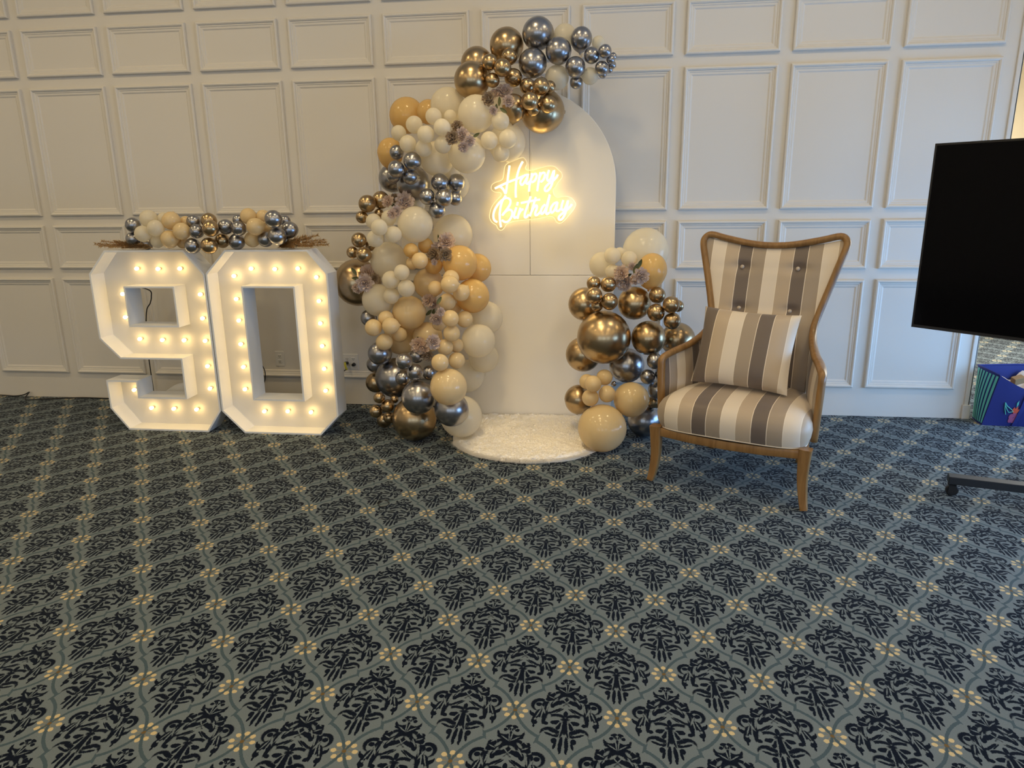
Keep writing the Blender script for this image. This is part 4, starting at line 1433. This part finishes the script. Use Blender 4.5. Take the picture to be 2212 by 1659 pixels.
# ================================================================== television on a rolling stand
TL = Vector((1.650, -1.031, 0)); TD = Vector((.6793, -.7338, 0)); TN = Vector((-.7338, -.6793, 0))
TW, T0, T1 = 1.66, .812, 1.738
tc_ = TL + TD * TW / 2
tv = tag(empty('television', (tc_.x, tc_.y, T0), math.atan2(TD.y, TD.x)), 'large black flat television, switched off, at the right edge of the photo', 'television')
hh = T1 - T0
mb = MB(); mb.box((-TW / 2, .0, 0), (TW / 2, .045, hh)); mb.build('casing', M['black'], tv, bevel=.004)
mb = MB(); mb.box((-TW / 2 + .011, -.0025, .016), (TW / 2 - .011, .002, hh - .011)); mb.build('screen', M['screen'], tv)
mb = MB()
for lo_, hi_ in (((-TW / 2, -.004, 0), (TW / 2, 0, .014)), ((-TW / 2, -.004, hh - .009), (TW / 2, 0, hh)), ((-TW / 2, -.004, .014), (-TW / 2 + .009, 0, hh - .009)), ((TW / 2 - .009, -.004, .014), (TW / 2, 0, hh - .009))):
    mb.box(lo_, hi_)
mb.build('bezel', M['black'], tv, weld=False)
mb = MB(); mb.box((-.5, .045, .05), (.5, .085, .55)); mb.build('rear_housing', M['black'], tv, bevel=.01)
cc = tc_ - TN * .17
cart = tag(empty('television_stand', (cc.x, cc.y, 0)), 'dark metal rolling stand under the television, one castor leg showing', 'stand')
mb = MB(); mb.obox((0, 0, .75), (TD * .05), (TN * .035), (0, 0, .67)); mb.build('column', M['metal'], cart, bevel=.004)
mb = MB(); mb.obox(TN * .05 + Vector((0, 0, 1.27)), TD * .3, TN * .022, (0, 0, .2)); mb.build('mount_plate', M['metal'], cart, bevel=.003)
a = MB(); a.lathe([(0, -.012), (.026, -.012), (.030, -.008), (.030, .008), (.026, .012), (0, .012)], 20)
WH = a.mesh('wheel', smooth=0.6); WH.materials.append(M['black']); WH.transform(Matrix.Rotation(PI / 2, 4, 'X'))
f0 = Vector((1.795, -1.368, 0)) - cc
for q, ft in enumerate((f0, Vector((2.62, -2.05, 0)) - cc, Vector((2.55, -.95, 0)) - cc, Vector((2.9, -1.35, 0)) - cc)):
    e = ft.normalized(); s_ = Vector((-e.y, e.x, 0))
    mb = MB(); mb.obox(ft * .5 + Vector((0, 0, .088)) - e * .0, ft * .5 + e * .012, s_ * .032, (0, 0, .020))
    lg = mb.build('leg', M['metal'], cart, bevel=.003)
    mb = MB(); mb.tube([(ft.x, ft.y, .072), (ft.x, ft.y, .055)], .010, 10)
    for sg_ in (-1, 1):
        mb.obox(ft + Vector((0, 0, .040)) + s_ * .017 * sg_ - e * .010, e * .016, s_ * .002, (0, 0, .022))
    mb.obox(ft + Vector((0, 0, .060)) - e * .010, e * .018, s_ * .019, (0, 0, .003))
    ct = mb.build('castor', M['black'], lg, weld=False)
    ct.location = (0, 0, 0)
    wl = link('wheel', WH, cart, ft + Vector((0, 0, .030)) - e * .012)
    wl.rotation_euler = (0, 0, math.atan2(e.y, e.x))

# ================================================================== tote bag beside the end of the wall
bag = tag(empty('tote_bag', (2.75, -.06, 0)), 'blue tote bag with teal stripes and flower print by the wall end', 'bag')
BO = Vector((2.75, -.06, 0))
A0 = Vector((2.540, -.145, 0)) - BO; A1 = Vector((2.556, .015, 0)) - BO
Bt = Vector((2.574, -.205, .355)) - BO; B1 = Vector((2.548, .03, .37)) - BO
Rb = Vector((3.02, -.16, 0)) - BO; Rb1 = Vector((3.02, .03, 0)) - BO
Rt = Vector((3.03, -.235, .30)) - BO; Rt1 = Vector((3.02, .05, .375)) - BO


def quad(a, b, c, d, nu=10, nv=10, bow=0.0, nrm=(0, -1, 0), sag=0.0):
    nrm = Vector(nrm)
    def fn(u, v_):
        p = (a.lerp(b, u)).lerp(d.lerp(c, u), v_) + nrm * bow * math.sin(PI * u) * math.sin(PI * (v_ * .8 + .1))
        p.z -= sag * math.sin(PI * u) * v_
        return p
    return fn


mb = MB(); mb.grid(quad(A0, Rb, Rt, Bt, bow=.015, sag=.075), 20, 12)
mb.build('front_side', M['bag'], bag, smooth=True)
mb = MB(); mb.grid(quad(A1, Rb1, Rt1, B1, bow=.0), 12, 10); mb.build('rear_side', M['bag'], bag, smooth=True)
mb = MB(); mb.grid(quad(A0, A1, B1, Bt, bow=.02, nrm=(-1, 0, 0)), 12, 12); mb.build('gusset', M['bag'], bag, smooth=True, weld=False)
mb = MB(); mb.grid(quad(Rb, Rb1, Rt1, Rt), 4, 4); mb.build('gusset', M['bag'], bag, smooth=True)
mb = MB(); mb.grid(quad(A0, Rb, Rb1, A1), 4, 4); mb.build('bottom', M['bag'], bag)
gf = quad(A0, A1, B1, Bt, bow=.02, nrm=(-1, 0, 0))
for k in range(7):
    u0 = .04 + k * .139
    mb = MB()

    def fs_(u, v_, u0=u0):
        return gf(u0 + u * .082, .04 + v_ * .93) + Vector((-.0022, -.0012, 0))
    mb.grid(fs_, 3, 12)
    mb.build('stripe', M['teal'], bag, smooth=True)
ff = quad(A0, Rb, Rt, Bt, bow=.015, sag=.075)


def patch(name, pts, m, lift=.003):
    mb = MB(); n = len(pts)
    cu = sum(p[0] for p in pts) / n; cv = sum(p[1] for p in pts) / n
    P = [ff(u, v_) + Vector((0, -lift, 0)) for u, v_ in pts] + [ff(cu, cv) + Vector((0, -lift - .001, 0))]
    mb.add(P, [(i, (i + 1) % n, n) for i in range(n)])
    return mb.build(name, m, bag)


# flower print: pink petals, coral heart, teal leaf outline
for k in range(5):
    a = 2 * PI * k / 5 + .3
    c0, c1 = .335, .24
    patch('petal_print', [(c0 + (.035 * math.cos(a) * .9) + .030 * math.cos(t), c1 + .085 * math.sin(a) + .075 * math.sin(t)) for t in [2 * PI * q / 10 for q in range(10)]], M['pink'], .003)
patch('bud_print', [(.275, .42), (.29, .52), (.305, .46), (.33, .56), (.34, .45), (.37, .50), (.35, .38), (.305, .36)], M['coral'], .006)
mb = MB(); mb.tube([ff(u, v_) + Vector((0, -.005, 0)) for u, v_ in ((.165, .56), (.20, .50), (.27, .44), (.30, .40), (.25, .36), (.215, .42), (.18, .50), (.165, .56), (.19, .42), (.225, .30))], .003, 5)
mb.build('leaf_print', M['teal'], bag, weld=False)
patch('leaf_print', [(.30, .62), (.315, .70), (.325, .60), (.318, .50)], M['teal'], .005)
mb = MB()
P = [ff(.385, .02 + k * .09) + Vector((0, -.007, 0)) for k in range(11)]
for p, q_ in zip(P, P[1:]):
    mb.add([p - Vector((.012, 0, 0)), p + Vector((.012, 0, 0)), q_ + Vector((.012, 0, 0)), q_ - Vector((.012, 0, 0))], [(0, 1, 2, 3)])
mb.build('strap', M['bag'], bag)
mb = MB(); mb.tube([Bt, B1, B1.lerp(Rt1, .5) + Vector((0, 0, .004)), Rt1], .006, 6); mb.build('hem', M['bag'], bag, smooth=True)
mb = MB()
def tf(u, v_):
    return Vector((2.60 + .38 * u, -.14 + .15 * v_, .235 + .06 * math.sin(u * 7 + v_ * 3) * .4 + .07 * v_ + .02 * math.sin(u * 19) * math.sin(v_ * 11)))
mb.grid(tf, 20, 12)
mb.grid(lambda u, v_: tf(u, v_) - Vector((0, 0, .06)), 6, 4)
tag(mb.build('tissue_paper', M['paper'], smooth=True, weld=False), 'pale crumpled paper filling the open blue tote bag', 'paper')
mb = MB(); mb.obox((2.735, -.11, .305), (.035, .008, .008), (-.006, .018, .006), (-.004, -.006, .022))
tag(mb.build('kraft_packet', M['kraft'], bevel=.004), 'small brown packet lying on the paper in the tote bag', 'packet')

# ================================================================== wall outlets, plugs, cords
def outlet(name, label, x, z, gang, m=None):
    r_ = tag(empty(name, (x, 0, z)), label, 'outlet', 'wall outlets')
    wd = .062 if gang == 2 else .036
    mb = MB(); mb.box((-wd, -.006, -.058), (wd, 0, .058)); mb.build('cover_plate', M['plate'], r_, bevel=.003)
    for gx in ((-.024, .024) if gang == 2 else (0,)):
        for sz in (-.020, .020):
            mb = MB(); mb.obox((gx, -.0065, sz), (.0155, 0, 0), (0, .0015, 0), (0, 0, .0135)); rc = mb.build('receptacle', M['plate'], r_, bevel=.002)
            mb = MB()
            for q in (-.006, .006): mb.obox((gx + q, -.0082, sz + .002), (.0012, 0, 0), (0, .0006, 0), (0, 0, .0042))
            mb.obox((gx, -.0082, sz - .007), (.002, 0, 0), (0, .0006, 0), (0, 0, .002))
            mb.build('slot', M['black'], rc, weld=False)
    return r_


outlet('wall_outlet', 'white wall outlet seen through the middle of the number zero', -2.394, .344, 1)
outlet('wall_outlet', 'white double wall outlet with plugs, between number zero and the garland', -1.842, .330, 2)


def cord(name, label, pts, r, m, cat='cable'):
    mb = MB(); mb.tube(catmull(pts, 6), r, 8)
    return tag(mb.build(name, m, smooth=True), label, cat)


yp = tag(empty('power_plug', (-1.866, -.02, .332)), 'yellow and black plug in the double outlet beside number zero', 'plug')
mb = MB(); mb.tube([(0, .012, -.012), (-.004, -.022, -.004)], [.012, .010], 10); mb.build('plug_head', M['black'], yp, smooth=0.8)
mb = MB(); mb.tube(catmull([(-.004, -.022, -.004), (.002, -.04, -.012), (.008, -.04, -.04), (.012, -.036, -.05)], 5), .008, 8); mb.build('plug_sleeve', M['yellow'], yp, smooth=True)
bp_ = tag(empty('power_plug', (-1.815, -.016, .310)), 'small black plug in the double outlet, right of the yellow plug', 'plug')
mb = MB(); mb.tube([(0, .009, 0), (0, -.016, 0)], [.014, .011], 12); mb.build('plug_head', M['black'], bp_, smooth=0.8)
cord('power_cable', 'dark cord running from the yellow plug behind the number zero', [(-1.858, -.056, .283), (-1.88, -.06, .27), (-1.93, -.07, .25), (-2.02, -.08, .20), (-2.10, -.09, .05), (-2.12, -.1, .004)], .0035, M['black'])
cord('power_cable', "black cord hanging behind the number nine's upper opening", [(-3.25, -.55, .99), (-3.30, -.30, .93), (-3.312, -.10, .87), (-3.318, -.08, .82), (-3.335, -.08, .77), (-3.375, -.08, .70), (-3.42, -.06, .45), (-3.43, -.05, .02)], .0042, M['black'])
cord('power_cable', "thin black cord hanging behind the number zero's opening", [(-2.56, -.20, .5), (-2.51, -.12, .36), (-2.482, -.10, .29), (-2.476, -.10, .24), (-2.49, -.10, .18), (-2.55, -.1, .05), (-2.58, -.1, .005)], .0035, M['black'])
cord('floor_cable', 'black cord lying along the foot of the wall, left of number nine', [(-5.2, -.02, .010), (-4.78, -.03, .012), (-4.66, -.025, .006), (-4.58, -.02, .016), (-4.525, -.022, .040), (-4.512, -.05, .034), (-4.505, -.09, .012), (-4.47, -.12, .004), (-4.40, -.10, .004), (-4.1, -.03, .006), (-3.8, -.03, .005), (-3.45, -.04, .006)], .0045, M['black'])
# white rounded bundle behind the nine
mb = MB()
def bf(u, v_):
    a = 2 * PI * u; e = PI * v_
    lump = 1 + .10 * math.sin(3 * a + 2 * e) + .06 * math.sin(7 * a - 3 * e)
    return (-3.02 + .17 * math.sin(e) * math.cos(a) * lump, -.25 + .10 * math.sin(e) * math.sin(a) * lump, max(.0, .10 + .108 * math.cos(e)))
mb.grid(bf, 25, 15)
tag(mb.build('cloth_bundle', M['white'], smooth=True), "white rounded bundle on the floor, showing through the number nine's lower opening", 'bundle')
# little black loop of thread lying on the carpet
mb = MB()
c0 = Vector((-1.066, -1.766, .003))
mb.tube(catmull([c0 + Vector(p) for p in ((-.022, .03, 0), (-.03, -.005, .001), (-.012, -.034, .0), (.018, -.03, .003), (.022, .004, .001), (.006, .03, .004), (-.01, .045, .001), (.03, .06, .001))], 6), .0022, 6)
tag(mb.build('thread_loop', M['black'], smooth=True), 'small loop of black thread lying on the open carpet', 'thread')
